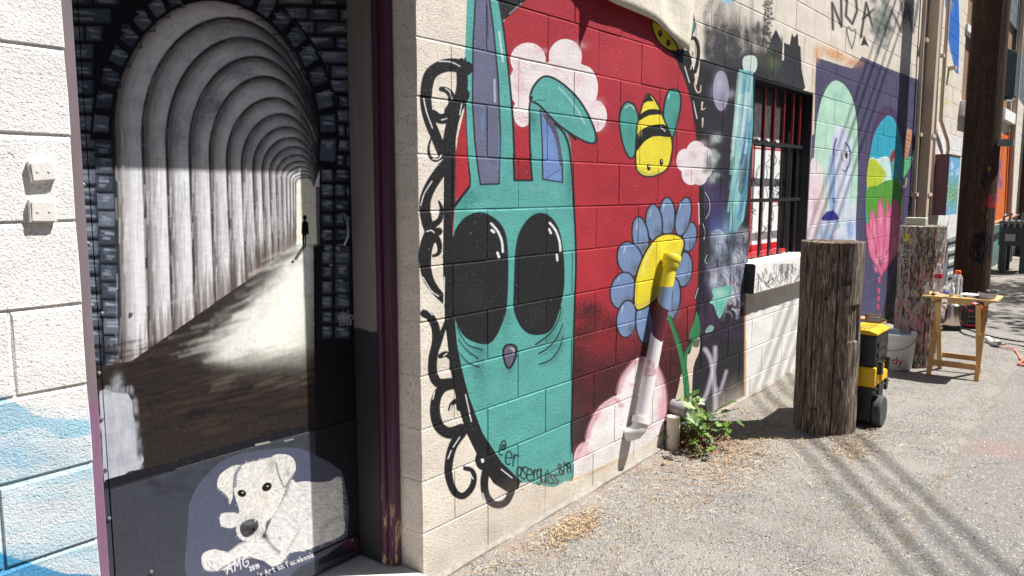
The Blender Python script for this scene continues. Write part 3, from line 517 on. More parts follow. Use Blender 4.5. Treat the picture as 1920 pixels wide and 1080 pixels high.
    D.poly([(170, 690), (640, 612), (640, 830), (180, 900)], (44, 38, 36))
    for k in range(260):
        x = 190+rng.random()*400; y = 640+rng.random()*170; D.stroke([(x-25, y+7), (x, y), (x+25, y-5)], 2+rng.random()*5, [(70, 54, 46), (30, 28, 30), (56, 46, 42), (22, 22, 26)][k % 4], alpha=.4, soft=2)
    _late = [(574, 475, 14, 22, 1), (562, 520, 26, 40, 1), (540, 575, 40, 46, 1), (515, 625, 52, 36, .9)]
    for (x, y, rx, ry, a) in [(574, 475, 16, 26, 1), (560, 520, 30, 40, 1), (530, 570, 46, 44, 1), (500, 620, 60, 44, 1), (470, 650, 56, 28, .9), (560, 600, 24, 60, .8), (440, 655, 40, 24, .6), (540, 640, 40, 30, .7)]:
        D.blob(x, y, rx, ry, (234, 234, 224), a, grain=.06)
    for k in range(240):
        t = rng.random(); x = 560-120*t+rng.normal()*(14+40*t); y = 470+190*t+rng.normal()*12
        D.stroke([(x-14-20*t, y+8), (x, y), (x+14+16*t, y-6)], 2+rng.random()*4, [(244, 244, 236), (232, 232, 222), (200, 202, 206), (250, 250, 246)][k % 4], alpha=.22, soft=3.5)
    for k in range(130):
        t = rng.random(); x = 560-250*t+rng.normal()*10; y = yb(x)+10+rng.random()*40; D.stroke([(x-16, y+9), (x+12, y-5)], 3+rng.random()*4, [(60, 50, 46), (40, 36, 36), (54, 46, 42)][k % 3], alpha=.35, soft=3)
        x = 400+rng.random()*190; y = 650+rng.random()*80; D.stroke([(x-20, y+6), (x+14, y-3)], 2+rng.random()*3, [(60, 48, 42), (90, 78, 70), (120, 112, 104)][k % 3], alpha=.22, soft=3)
    for k in range(60): t = rng.random(); D.blob(555-130*t+rng.normal()*10, 500+170*t, 22, 12, [(236, 236, 228), (212, 212, 206)][k % 2], .22, -.5)
    for (x, y, rx, ry, a) in _late: D.blob(x, y, rx, ry, (246, 246, 238), a, grain=.04)
    D.poly([(590, 455), (700, 440), (700, 1080), (590, 1080)], (24, 26, 32), alpha=.0)
    D.poly([(588, 462), (606, 458), (650, 612), (700, 606), (700, 1010), (603, 1060), (590, 760)], (22, 24, 30)); D.poly([(592, 350), (602, 350), (606, 620), (598, 640)], (30, 32, 40), alpha=.8)  # black paint right of the arch, also carrying the door's shade
    for y0_ in range(470, 620, 28): brick([(604, y0_+2), (623, y0_+2), (623, y0_+25), (605, y0_+25)]); brick([(628, y0_+2), (656, y0_+4), (657, y0_+26), (629, y0_+25)])
    # figure and its long shadow
    D.poly([(568, 415), (575, 415), (578, 420), (577, 440), (574, 440), (574, 458), (571.5, 458), (571, 440), (570, 458), (567.5, 458), (567, 438), (566, 424)], (14, 14, 18), 2); D.ell(571.5, 408, 3.6, 5.2, (14, 14, 18)); D.stroke([(571.5, 411), (571.5, 417)], 3, (14, 14, 18)); D.stroke([(567, 418), (566, 438)], 2, (14, 14, 18)); D.stroke([(577, 418), (578, 438)], 2, (14, 14, 18))
    D.stroke([(570, 460), (562, 472), (553, 486)], 3.8, (50, 42, 36), 3, .95); D.stroke([(573, 460), (566, 472), (556, 486)], 3, (70, 58, 50), 3, .8); D.ell(549, 491, 3, 3, (90, 76, 66))
    # grey patch, lower dark sheet and the slate panel behind the dog
    D.poly([(186, 733), (198, 730), (215, 736), (240, 738), (248, 752), (250, 780), (258, 800), (262, 840), (270, 862), (262, 880), (240, 884), (228, 896), (214, 912), (196, 914)], (176, 180, 190))
    for k in range(50): D.blob(215+rng.normal()*18, 820+rng.normal()*45, 8, 14, [(196, 200, 208), (150, 156, 166)][k % 2], .35)
    for k in range(60): x = 195+rng.random()*55; D.stroke([(x, 735+rng.random()*8), (x+1, 722+rng.random()*8)], 1.2, (150, 152, 160), alpha=.5); y0_ = 745+rng.random()*130; D.blob(252+(y0_-745)*.1, y0_, 4, 6, [(30, 30, 34), (150, 150, 158)][k % 2], .6)
    D.poly([(196, 918), (240, 905), (330, 880), (590, 806), (720, 770), (720, 1140), (200, 1140)], (60, 63, 72)); D.poly([(590, 806), (720, 770), (720, 1010), (596, 1060)], (28, 30, 38))
    for k in range(80): D.blob(250+rng.random()*330, 900+rng.random()*40-(k % 5)*6, 14, 7, [(40, 42, 50), (66, 70, 80)][k % 2], .35)
    D.poly([(196, 900), (590, 790), (590, 806), (240, 906), (196, 918)], (28, 29, 35)); D.stroke([(330, 880), (420, 854), (520, 826), (585, 808)], 1.6, (120, 122, 126), alpha=.7); D.stroke([(480, 834), (505, 829)], 3, (190, 188, 180), alpha=.7); D.stroke([(533, 827), (549, 823)], 2.4, (190, 188, 180), alpha=.6)
    for k in range(260): D.ell(240+rng.random()*340, 780+rng.random()*110-(k % 7)*3, .7, .7, (120, 118, 116), alpha=.5, n=5)
    D.poly([(352, 975), (360, 930), (380, 898), (410, 868), (450, 850), (510, 841), (560, 840), (600, 858), (630, 876), (645, 900), (650, 1012), (560, 1062), (500, 1110), (358, 1140)], (80, 84, 104), 2)
    Zk = lambda p: zz(p, 4.154, 330, 820)
    fur = (208, 207, 208)
    bodyp = Zk([(880, 330), (930, 350), (1000, 340), (1100, 350), (1200, 340), (1285, 310), (1300, 600), (1305, 750), (1130, 830), (1000, 880), (880, 900), (820, 980), (740, 1005), (680, 960), (560, 940), (480, 960), (420, 1010), (330, 1040), (230, 1030), (195, 970), (210, 900), (300, 870), (400, 890), (480, 830), (560, 800), (690, 760), (760, 560)])
    headp = Zk([(495, 230), (560, 195), (640, 180), (735, 155), (790, 190), (810, 300), (840, 400), (820, 480), (760, 600), (700, 660), (690, 740), (620, 800), (540, 805), (490, 780), (465, 720), (480, 620), (490, 560), (460, 470), (445, 380), (455, 290)])
    earl = Zk([(495, 215), (430, 225), (350, 280), (320, 340), (330, 400), (395, 450), (415, 515), (435, 480), (440, 400), (450, 290), (490, 250)])
    earr = Zk([(735, 160), (790, 130), (880, 140), (925, 190), (925, 270), (880, 340), (840, 390), (815, 330), (780, 210)])
    paw = Zk([(345, 600), (400, 585), (490, 600), (470, 690), (400, 705), (345, 680)])
    def fill_fur(poly, n, ang, ln=5, cols=((252, 252, 252), (150, 146, 148), (236, 234, 230), (112, 108, 112), (226, 214, 196))):
        r = D.mask(smooth(poly, True, 3))
        if r is None: return
        P = np.array(poly); lo, hi = P.min(0), P.max(0)
        from_poly = smooth(poly, True, 3)
        A_, B_ = from_poly, np.roll(from_poly, -1, 0); c = 0
        while c < n:
            x, y = lo+rng.random(2)*(hi-lo); h = (A_[:, 1] <= y) != (B_[:, 1] <= y)
            xs = A_[h, 0]+(y-A_[h, 1])/(B_[h, 1]-A_[h, 1])*(B_[h, 0]-A_[h, 0])
            if (xs > x).sum() % 2 == 0: c += .2; continue
            a = ang(x, y)+rng.normal()*.3; D.stroke([(x, y), (x+ln*math.cos(a), y+ln*math.sin(a))], 1.1, cols[rng.integers(len(cols))], alpha=.6, soft=.5, w2=.4); c += 1
    D.poly(paw, fur, 3); D.poly(bodyp, fur, 2); fill_fur(bodyp, 1700, lambda x, y: .35+.3*math.sin(x*.05), 7); D.stroke(Zk([(330, 1035), (480, 950), (560, 930), (680, 985), (740, 1015)]), 3, (60, 60, 70), 3, .7)
    for p in [Zk([(880, 330), (850, 430), (800, 520), (740, 620), (700, 680)]), Zk([(690, 760), (740, 840), (800, 890)])]: D.stroke(p, 6, (96, 96, 104), 3, .7, soft=2.5)
    D.stroke(Zk([(960, 710), (900, 820), (860, 890)]), 3, (140, 138, 140), 3, .6, soft=2); D.stroke(Zk([(1130, 830), (1140, 720), (1200, 650), (1290, 620)]), 8, (150, 148, 150), 3, .5, soft=4); D.stroke(Zk([(400, 890), (480, 835), (560, 805), (690, 765)]), 4, (90, 90, 96), 3, .6, soft=2)
    D.poly(headp, (214, 212, 210), 3); D.poly(earl, (214, 212, 208), 3); D.poly(earr, (214, 212, 208), 3)
    hc = np.mean(headp, 0); fill_fur(headp, 1000, lambda x, y: math.atan2(y-(hc[1]-30), x-(hc[0]+6)), 5); fill_fur(earl, 220, lambda x, y: 2.0, 5); fill_fur(earr, 220, lambda x, y: 1.8, 5); fill_fur(paw, 50, lambda x, y: 3, 4)
    D.stroke(Zk([(492, 235), (462, 290), (455, 380)]), 6, (92, 102, 118), 3, .8, soft=1.5); D.stroke(Zk([(775, 200), (800, 300), (838, 385)]), 3, (84, 88, 98), 3, .8, soft=1); D.stroke(Zk([(925, 270), (885, 330), (848, 385)]), 2.5, (96, 98, 104), 3, .8)
    D.blob(*Zk([(740, 215)])[0], 8, 12, (140, 140, 148), .6); D.blob(*Zk([(870, 275)])[0], 6, 8, (130, 130, 136), .6); D.blob(*Zk([(690, 480)])[0], 6, 12, (196, 182, 160), .6); D.blob(*Zk([(520, 500)])[0], 5, 8, (206, 196, 170), .6)
    D.blob(*Zk([(570, 640)])[0], 26, 14, (170, 168, 170), .6)
    D.poly(Zk([(560, 640), (620, 640), (640, 690), (600, 750), (540, 778), (500, 740), (500, 680)]), (72, 70, 76), 3); D.blob(*Zk([(570, 720)])[0], 16, 12, (40, 38, 44), .8); D.blob(*Zk([(560, 665)])[0], 10, 5, (120, 124, 134), .7); fill_fur(Zk([(540, 610), (650, 610), (670, 680), (620, 660), (560, 645), (500, 680)]), 60, lambda x, y: -1.2, 4); D.ell(*Zk([(545, 740)])[0], 4, 3, (90, 70, 68)); D.ell(*Zk([(600, 715)])[0], 3, 4, (20, 20, 24))
    D.blob(*Zk([(685, 760)])[0], 6, 8, (60, 58, 62), .9)
    for (x, y, rx, ry, ro) in [(510, 435, 7, 5.4, .2), (705, 385, 8.6, 6, -.6)]: cx, cy = Zk([(x, y)])[0]; D.ell(cx, cy, rx+1.5, ry+1.5, (70, 62, 58), ro); D.ell(cx, cy, rx, ry, (26, 20, 20), ro); D.ell(cx+1.5, cy-1.5, 2.2, 1.2, (200, 205, 215), n=8)
    for x0_ in (215, 245, 285, 330): D.stroke(Zk([(x0_, 1000), (x0_-12, 960)]), 1.3, (120, 118, 122), alpha=.7)
    D.stroke([(355, 1140), (480, 1084), (560, 1052), (650, 1008)], 2.6, (34, 30, 42)); D.blob(655, 1020, 20, 10, (92, 44, 66), .8)
    D.text('AMG', 425, 1076, 20, (226, 226, 230), 1.8, -.35, 1.0, .25); D.text('2019', 468, 1070, 8, (226, 226, 230), 1.4, -.3, .9)
    D.text("'s Art on Facebook", 484, 1082, 8.5, (220, 220, 225), 1.3, -.36, 1.02)
    D.text('VARNEY', 633, 600, 8, (170, 176, 186), 1.2, -.05, .82); D.text('2020', 636, 610, 8, (170, 176, 186), 1.2, -.05, .98)
    for p in [[(330, 0), (430, 80), (560, 300)], [(470, 160), (560, 330)], [(214, 250), (300, 285), (410, 325)], [(230, 415), (400, 398), (540, 370)], [(400, 480), (480, 455)], [(640, 400), (656, 412)]]: D.stroke(p, 1.2, (176, 180, 186), alpha=.45)
    # green-grey bleached haze of thin glaze
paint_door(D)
nz = vnoise(D.H, D.W, 300, 60, 11)*.5+vnoise(D.H, D.W, 60, 400, 12)*.5
D.a *= (.86+.28*nz[..., None]).astype(np.float32)
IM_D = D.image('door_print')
for T_, s_ in ((A, 21), (B, 22), (L, 23)):
    pass
# ================================================================= helpers for shapes and materials
class Flat(Art):
    """A small print in its own flat sheet (pixels from the top left)."""
    def __init__(s, W, H, base, k=0.8):
        s.W, s.H = W, H; s.a = np.empty((H, W, 3), np.float32); s.a[:] = lin(base)
        s.PX = (np.arange(W)+.5)[None, :].repeat(H, 0).astype(np.float32); s.PY = (H-(np.arange(H)+.5))[:, None].repeat(W, 1).astype(np.float32)
        s.jit = (vnoise(H, W, max(4, H//5), max(4, W//5), 5)-.5).astype(np.float32)
    def tex(s, pts):
        P = np.asarray(pts, float); return np.stack([P[:, 0], s.H-P[:, 1]], 1)

class MB:
    def __init__(s): s.v = []; s.f = []; s.m = []; s.uv = None; s.mi = 0
    def add(s, vs, fs):
        o = len(s.v); s.v += [tuple(map(float, v)) for v in vs]; s.f += [tuple(o+i for i in f) for f in fs]; s.m += [s.mi]*len(fs); return s
    def box(s, x0, x1, y0, y1, z0, z1):
        return s.add([(x0, y0, z0), (x1, y0, z0), (x1, y1, z0), (x0, y1, z0), (x0, y0, z1), (x1, y0, z1), (x1, y1, z1), (x0, y1, z1)],
                     [(0, 3, 2, 1), (4, 5, 6, 7), (0, 1, 5, 4), (1, 2, 6, 5), (2, 3, 7, 6), (3, 0, 4, 7)])
    def bar(s, a, b, w, h, upv=(0, 0, 1)):
        a = Vector(a); b = Vector(b); d = (b-a).normalized(); u = Vector(upv)
        if abs(d.dot(u)) > .98: u = Vector((1, 0, 0))
        r = d.cross(u).normalized()*w/2; q = r.normalized().cross(d).normalized()*h/2
        return s.add([a-r-q, a+r-q, a+r+q, a-r+q, b-r-q, b+r-q, b+r+q, b-r+q], [(0, 3, 2, 1), (4, 5, 6, 7), (0, 1, 5, 4), (1, 2, 6, 5), (2, 3, 7, 6), (3, 0, 4, 7)])
    def tube(s, pts, r, n=10, cap=True, rs=None):
        P = [Vector(p) for p in pts]; rings = []; u = None
        for i, p in enumerate(P):
            d = (P[min(i+1, len(P)-1)]-P[max(i-1, 0)]).normalized()
            if u is None: u = d.orthogonal().normalized()
            u = (u-d*u.dot(d)).normalized(); w = d.cross(u); rr = rs[i] if rs else r
            rings.append([p+(u*math.cos(2*math.pi*k/n)+w*math.sin(2*math.pi*k/n))*rr for k in range(n)])
        vs = [v for q in rings for v in q]; fs = []
        for i in range(len(P)-1):
            for k in range(n): fs.append((i*n+k, i*n+(k+1) % n, (i+1)*n+(k+1) % n, (i+1)*n+k))
        if cap: fs.append(tuple(range(n-1, -1, -1))); fs.append(tuple((len(P)-1)*n+k for k in range(n)))
        return s.add(vs, fs)
    def lathe(s, prof, c=(0, 0, 0), n=28, axis=None):
        vs = []; fs = []; c = Vector(c); M = Matrix.Identity(3) if axis is None else Vector(axis).to_track_quat('Z', 'Y').to_matrix()
        for (r, z) in prof:
            for k in range(n): a = 2*math.pi*k/n; vs.append(c+M @ Vector((r*math.cos(a), r*math.sin(a), z)))
        for i in range(len(prof)-1):
            for k in range(n): fs.append((i*n+k, i*n+(k+1) % n, (i+1)*n+(k+1) % n, (i+1)*n+k))
        if prof[0][0] > 1e-6: fs.append(tuple(range(n-1, -1, -1)))
        if prof[-1][0] > 1e-6: fs.append(tuple((len(prof)-1)*n+k for k in range(n)))
        return s.add(vs, fs)
    def prism(s, poly, y0, y1, ax='y'):
        n = len(poly)
        if ax == 'y': vs = [(x, y0, z) for x, z in poly]+[(x, y1, z) for x, z in poly]
        elif ax == 'x': vs = [(y0, x, z) for x, z in poly]+[(y1, x, z) for x, z in poly]
        else: vs = [(x, z, y0) for x, z in poly]+[(x, z, y1) for x, z in poly]
        return s.add(vs, [tuple(range(n)), tuple(range(2*n-1, n-1, -1))]+[(i, n+i, n+(i+1) % n, (i+1) % n) for i in range(n)])
    def mesh(s, name, mats, smooth=False, bevel=0):
        me = bpy.data.meshes.new(name); me.from_pydata(s.v, [], s.f)
        for m in (mats if isinstance(mats, (list, tuple)) else [mats]): me.materials.append(m)
        me.polygons.foreach_set('material_index', s.m)
        bm = bmesh.new(); bm.from_mesh(me); bmesh.ops.recalc_face_normals(bm, faces=bm.faces)
        if bevel: bmesh.ops.bevel(bm, geom=[e for e in bm.edges if e.calc_face_angle(0) > .5], offset=bevel, segments=2, affect='EDGES', profile=.6)
        bm.to_mesh(me); bm.free()
        if smooth:
            me.polygons.foreach_set('use_smooth', [True]*len(me.polygons)); me.set_sharp_from_angle(angle=math.radians(38))
        me.update(); return me
    def build(s, name, mats, parent=None, smooth=False, bevel=0, kind=None, loc=None):
        return link(name, s.mesh(name, mats, smooth, bevel), parent, kind, loc)
def link(name, data, parent=None, kind=None, loc=None):
    o = bpy.data.objects.new(name, data); COL.objects.link(o)
    if loc is not None: o.location = loc
    if parent is not None:
        o.parent = parent
        if loc is None: o.location = (0, 0, 0); o.matrix_parent_inverse = Matrix.Translation(-parent.location)
        else: o.matrix_parent_inverse = Matrix.Translation(-parent.location)
    if kind: o['kind'] = kind
    return o
def thing(name, label, cat, loc=(0, 0, 0), group=None):
    o = bpy.data.objects.new(name, None); COL.objects.link(o); o.location = loc; o.empty_display_size = .1
    o['label'] = label; o['category'] = cat
    if group: o['group'] = group
    return o
def tag(o, label, cat, group=None):
    o['label'] = label; o['category'] = cat
    if group: o['group'] = group
    return o

def nmat(name):
    m = bpy.data.materials.new(name); m.use_nodes = True; nt = m.node_tree; b = nt.nodes['Principled BSDF']; return m, nt, b
def noise(nt, vec, scale, detail=4, rough=.6, dim='3D'):
    n = nt.nodes.new('ShaderNodeTexNoise'); n.inputs['Scale'].default_value = scale; n.inputs['Detail'].default_value = detail; n.inputs['Roughness'].default_value = rough
    if vec is not None: nt.links.new(vec, n.inputs['Vector'])
    return n.outputs['Fac']
def mapr(nt, v, a, b, c=0., d=1.):
    n = nt.nodes.new('ShaderNodeMapRange'); n.inputs[1].default_value = a; n.inputs[2].default_value = b; n.inputs[3].default_value = c; n.inputs[4].default_value = d
    nt.links.new(v, n.inputs[0]); return n.outputs[0]
def mth(nt, op, a, b=None, c=None):
    n = nt.nodes.new('ShaderNodeMath'); n.operation = op
    for i, v in enumerate((a, b, c)):
        if v is None: continue
        if isinstance(v, (int, float)): n.inputs[i].default_value = v
        else: nt.links.new(v, n.inputs[i])
    return n.outputs[0]
def mixc(nt, fac, a, b, mode='MIX'):
    n = nt.nodes.new('ShaderNodeMix'); n.data_type = 'RGBA'; n.blend_type = mode
    for i, v in ((0, fac), (6, a), (7, b)):
        if isinstance(v, (int, float)): n.inputs[i].default_value = v
        elif isinstance(v, (tuple, list, np.ndarray)): n.inputs[i].default_value = (*[float(q) for q in v[:3]], 1)
        else: nt.links.new(v, n.inputs[i])
    return n.outputs[2]
def position(nt):
    g = nt.nodes.new('ShaderNodeNewGeometry'); return g.outputs['Position']
def objc(nt):
    g = nt.nodes.new('ShaderNodeTexCoord'); return g.outputs['Object']
def scalev(nt, v, s):
    n = nt.nodes.new('ShaderNodeVectorMath'); n.operation = 'MULTIPLY'; nt.links.new(v, n.inputs[0]); n.inputs[1].default_value = s; return n.outputs[0]
def bump(nt, b, h, dist=.002, st=1.0, prev=None):
    n = nt.nodes.new('ShaderNodeBump'); n.inputs['Strength'].default_value = st; n.inputs['Distance'].default_value = dist
    nt.links.new(h, n.inputs['Height'])
    if prev is not None: nt.links.new(prev, n.inputs['Normal'])
    nt.links.new(n.outputs[0], b.inputs['Normal']); return n.outputs[0]
def img(nt, im, u, v, ext='EXTEND'):
    c = nt.nodes.new('ShaderNodeCombineXYZ'); nt.links.new(u, c.inputs[0]); nt.links.new(v, c.inputs[1])
    t = nt.nodes.new('ShaderNodeTexImage'); t.image = im; t.extension = ext; nt.links.new(c.outputs[0], t.inputs[0]); return t.outputs[0]
def plain(name, col, rough=.6, metal=0, var=.12, vs=14, bs=0, bd=.001, k=.8, spec=.4, trans=0, stretch=(1, 1, 1), ior=1.45):
    m, nt, b = nmat(name); o = objc(nt); v = scalev(nt, o, stretch); n = noise(nt, v, vs, 5)
    c = lin(col, k); b.inputs['Roughness'].default_value = rough; b.inputs['Metallic'].default_value = metal; b.inputs['Specular IOR Level'].default_value = spec
    nt.links.new(mixc(nt, mapr(nt, n, .3, .7), c*(1-var), np.minimum(c*(1+var), .95)), b.inputs['Base Color'])
    if bs: bump(nt, b, noise(nt, v, bs, 6, .7), bd)
    if trans: b.inputs['Transmission Weight'].default_value = trans; b.inputs['IOR'].default_value = ior
    return m

def block_material(name, colour, pit=1.0, deep=.0028):
    m, nt, b = nmat(name); p = position(nt)
    n1 = noise(nt, p, 7, 5); n2 = noise(nt, p, 60, 5, .7); dirt = noise(nt, p, 2.2, 6, .7)
    c = colour(nt, p)
    c = mixc(nt, 1.0, c, mixc(nt, mapr(nt, n1, .3, .7), (.90, .895, .885), (1.06, 1.06, 1.06)), 'MULTIPLY')
    sp = scalev(nt, p, (1, 1, 1.3)); spk = mapr(nt, noise(nt, p, 125, 2, .5), .70, .73); roll = noise(nt, scalev(nt, p, (1.2, 1, 3.5)), 3.0, 6, .7)
    c = mixc(nt, 1.0, c, mixc(nt, mapr(nt, roll, .35, .65), (.87, .88, .885), (1.05, 1.05, 1.05)), 'MULTIPLY'); c = mixc(nt, mth(nt, 'MULTIPLY', spk, .55), c, (.56, .52, .47)); pn = noise(nt, sp, 95, 3, .55); pits = mapr(nt, pn, .60, .69)
    big = mapr(nt, noise(nt, sp, 34, 3, .6), .655, .72)
    sepz = nt.nodes.new('ShaderNodeSeparateXYZ'); nt.links.new(p, sepz.inputs[0])
    low = mth(nt, 'MULTIPLY', mapr(nt, sepz.outputs[2], -.38, -.12, 1, 0), mapr(nt, dirt, .42, .62))
    c = mixc(nt, mth(nt, 'MULTIPLY', low, .45), c, (.26, .22, .18))
    c = mixc(nt, mth(nt, 'MULTIPLY', pits, .12), c, (.16, .14, .13))
    nt.links.new(c, b.inputs['Base Color']); b.inputs['Roughness'].default_value = .66; b.inputs['Specular IOR Level'].default_value = .22
    h = mth(nt, 'ADD', mth(nt, 'MULTIPLY', n2, .75), mth(nt, 'MULTIPLY', pits, -.9*pit)); h = mth(nt, 'ADD', h, mth(nt, 'MULTIPLY', big, -1.2*pit))
    h = mth(nt, 'ADD', h, mth(nt, 'MULTIPLY', noise(nt, p, 170, 3, .6), .85))
    bump(nt, b, h, deep, 1.0); return m
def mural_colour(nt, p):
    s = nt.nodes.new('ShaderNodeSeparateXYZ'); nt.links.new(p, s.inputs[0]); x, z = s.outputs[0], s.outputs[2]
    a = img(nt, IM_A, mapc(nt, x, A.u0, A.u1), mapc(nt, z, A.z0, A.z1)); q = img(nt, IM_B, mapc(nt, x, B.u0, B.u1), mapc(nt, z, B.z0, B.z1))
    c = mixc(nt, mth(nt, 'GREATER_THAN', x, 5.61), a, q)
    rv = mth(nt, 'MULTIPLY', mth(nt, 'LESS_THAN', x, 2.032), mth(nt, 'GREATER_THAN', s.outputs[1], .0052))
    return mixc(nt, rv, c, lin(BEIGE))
def mapc(nt, v, a, b):
    return mth(nt, 'DIVIDE', mth(nt, 'SUBTRACT', v, a), b-a)
def left_colour(nt, p):
    s = nt.nodes.new('ShaderNodeSeparateXYZ'); nt.links.new(p, s.inputs[0])
    return img(nt, IM_L, mapc(nt, s.outputs[0], L.u0, L.u1), mapc(nt, s.outputs[2], L.z0, L.z1))
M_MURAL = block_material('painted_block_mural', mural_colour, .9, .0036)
M_LEFT = block_material('painted_block_white', left_colour, .75, .0030)

# ================================================================= ground
def gz(x, y=0):
    t = min(max((x-2.0)/4.3, 0), 1); g = -.42+.08*t*t*(3-2*t)
    return g
def ground():
    xs = np.concatenate([np.linspace(-30, -1, 12), np.arange(-.5, 12, .05), np.geomspace(12.1, 90, 50)])
    ys = np.concatenate([-np.geomspace(3.6, 60, 24)[::-1], np.arange(-3.5, .02, .05), [.12, .3, 2, 30]])
    nx, ny = len(xs), len(ys); r = np.random.default_rng(4); nz = vnoise(ny, nx, 14, 60, 8)+.5*vnoise(ny, nx, 30, 120, 9)
    vs = []
    for j, y in enumerate(ys):
        for i, x in enumerate(xs):
            e = 1 if (x < 12 and y > -3.5) else 0
            asph = 1/(1+math.exp(max(-40, min(40, (y+1.36)*30))))
            z = gz(x)+e*((nz[j, i]-.75)*.018*(1-asph*.7)) - .012*asph + (.012 if y > -.06 else 0)
            if x > 12 : z += .02*math.sin(x*.7)*math.sin(y*1.3)
            vs.append((x, y, z))
    fs = [(j*nx+i, j*nx+i+1, (j+1)*nx+i+1, (j+1)*nx+i) for j in range(ny-1) for i in range(nx-1)]
    mb = MB(); mb.add(vs, fs)
    m, nt, b = nmat('alley_surface'); p = position(nt)
    s = nt.nodes.new('ShaderNodeSeparateXYZ'); nt.links.new(p, s.inputs[0])
    edge = mth(nt, 'ADD', s.outputs[1], mth(nt, 'MULTIPLY', mth(nt, 'SUBTRACT', noise(nt, p, 5, 5), .5), .14))
    asp = mapr(nt, edge, -1.33, -1.39)
    v1 = nt.nodes.new('ShaderNodeTexVoronoi'); v1.inputs['Scale'].default_value = 135; nt.links.new(p, v1.inputs['Vector'])
    v2 = nt.nodes.new('ShaderNodeTexVoronoi'); v2.inputs['Scale'].default_value = 48; nt.links.new(p, v2.inputs['Vector'])
    wn_ = nt.nodes.new('ShaderNodeSeparateColor'); nt.links.new(v1.outputs['Color'], wn_.inputs[0])
    wn2 = nt.nodes.new('ShaderNodeSeparateColor'); nt.links.new(v2.outputs['Color'], wn2.inputs[0])
    g1 = mixc(nt, wn_.outputs[0], (.132, .127, .121), (.278, .266, .250))
    g1 = mixc(nt, mapr(nt, wn_.outputs[1], .92, .95), g1, (.38, .355, .32)); g1 = mixc(nt, mapr(nt, wn_.outputs[2], .93, .95), g1, (.075, .07, .066))
    g1 = mixc(nt, mapr(nt, wn2.outputs[0], .82, .86, 0, .6), g1, (.20, .14, .085))
    dust = mapr(nt, noise(nt, p, 3.2, 7, .68), .40, .64); g1 = mixc(nt, mth(nt, 'MULTIPLY', dust, .75), g1, (.285, .266, .240))
    nearw = mapr(nt, s.outputs[1], -.75, -.05); straw = mth(nt, 'MULTIPLY', mapr(nt, noise(nt, p, 5.5, 6, .7), .47, .62), nearw); g1 = mixc(nt, mth(nt, 'MULTIPLY', straw, .5), g1, (.27, .17, .09))
    a1 = mixc(nt, wn_.outputs[0], (.133, .126, .119), (.205, .195, .184)); a1 = mixc(nt, mapr(nt, wn_.outputs[1], .93, .95), a1, (.34, .32, .29)); a1 = mixc(nt, mth(nt, 'MULTIPLY', mapr(nt, noise(nt, p, 1.7, 6, .6), .4, .7), .35), a1, (.25, .22, .19))
    crk = nt.nodes.new('ShaderNodeTexVoronoi'); crk.feature = 'DISTANCE_TO_EDGE'; crk.inputs['Scale'].default_value = 1.1; wv = nt.nodes.new('ShaderNodeVectorMath'); wv.operation = 'ADD'; nn = nt.nodes.new('ShaderNodeTexNoise'); nn.inputs['Scale'].default_value = 4; nn.inputs['Detail'].default_value = 6; nt.links.new(p, nn.inputs['Vector']); nsc = scalev(nt, nn.outputs['Color'], (.35, .35, 0)); nt.links.new(p, wv.inputs[0]); nt.links.new(nsc, wv.inputs[1]); nt.links.new(wv.outputs[0], crk.inputs['Vector'])
    ck = mapr(nt, crk.outputs['Distance'], .0, .006, .8, 0); seam = mapr(nt, mth(nt, 'ABSOLUTE', mth(nt, 'ADD', edge, 1.36)), .0, .020, .42, 0); a1 = mixc(nt, mth(nt, 'MULTIPLY', ck, .8), a1, (.055, .05, .045)); stn = mapr(nt, noise(nt, p, 1.3, 5, .6), .56, .66, 0, .45); a1 = mixc(nt, stn, a1, (.10, .094, .088)); g1 = mixc(nt, mth(nt, 'MULTIPLY', stn, .5), g1, (.13, .12, .11)); g1 = mixc(nt, seam, g1, (.19, .13, .08)); a1 = mixc(nt, seam, a1, (.16, .115, .08))
    # faint pink spill
    d = nt.nodes.new('ShaderNodeVectorMath'); d.operation = 'DISTANCE'; nt.links.new(p, d.inputs[0]); PK = at_Z(1880, 840, -.36); d.inputs[1].default_value = tuple(PK)
    a1 = mixc(nt, mth(nt, 'MULTIPLY', mapr(nt, mth(nt, 'ADD', d.outputs['Value'], mth(nt, 'MULTIPLY', noise(nt, p, 9, 4), .2)), .12, .34, .28, 0), 1.0), a1, (.34, .15, .14))
    nt.links.new(mixc(nt, asp, g1, a1), b.inputs['Base Color']); b.inputs['Roughness'].default_value = .9; b.inputs['Specular IOR Level'].default_value = .2
    h = mth(nt, 'ADD', mth(nt, 'MULTIPLY', v1.outputs['Distance'], -1.0), mth(nt, 'MULTIPLY', noise(nt, p, 60, 5, .7), .9))
    h = mth(nt, 'MULTIPLY', h, mapr(nt, asp, 0, 1, 1, .55))
    bump(nt, b, h, .006, 1.0)
    return mb.build('alley_ground', m, kind='structure', smooth=True)
ground()

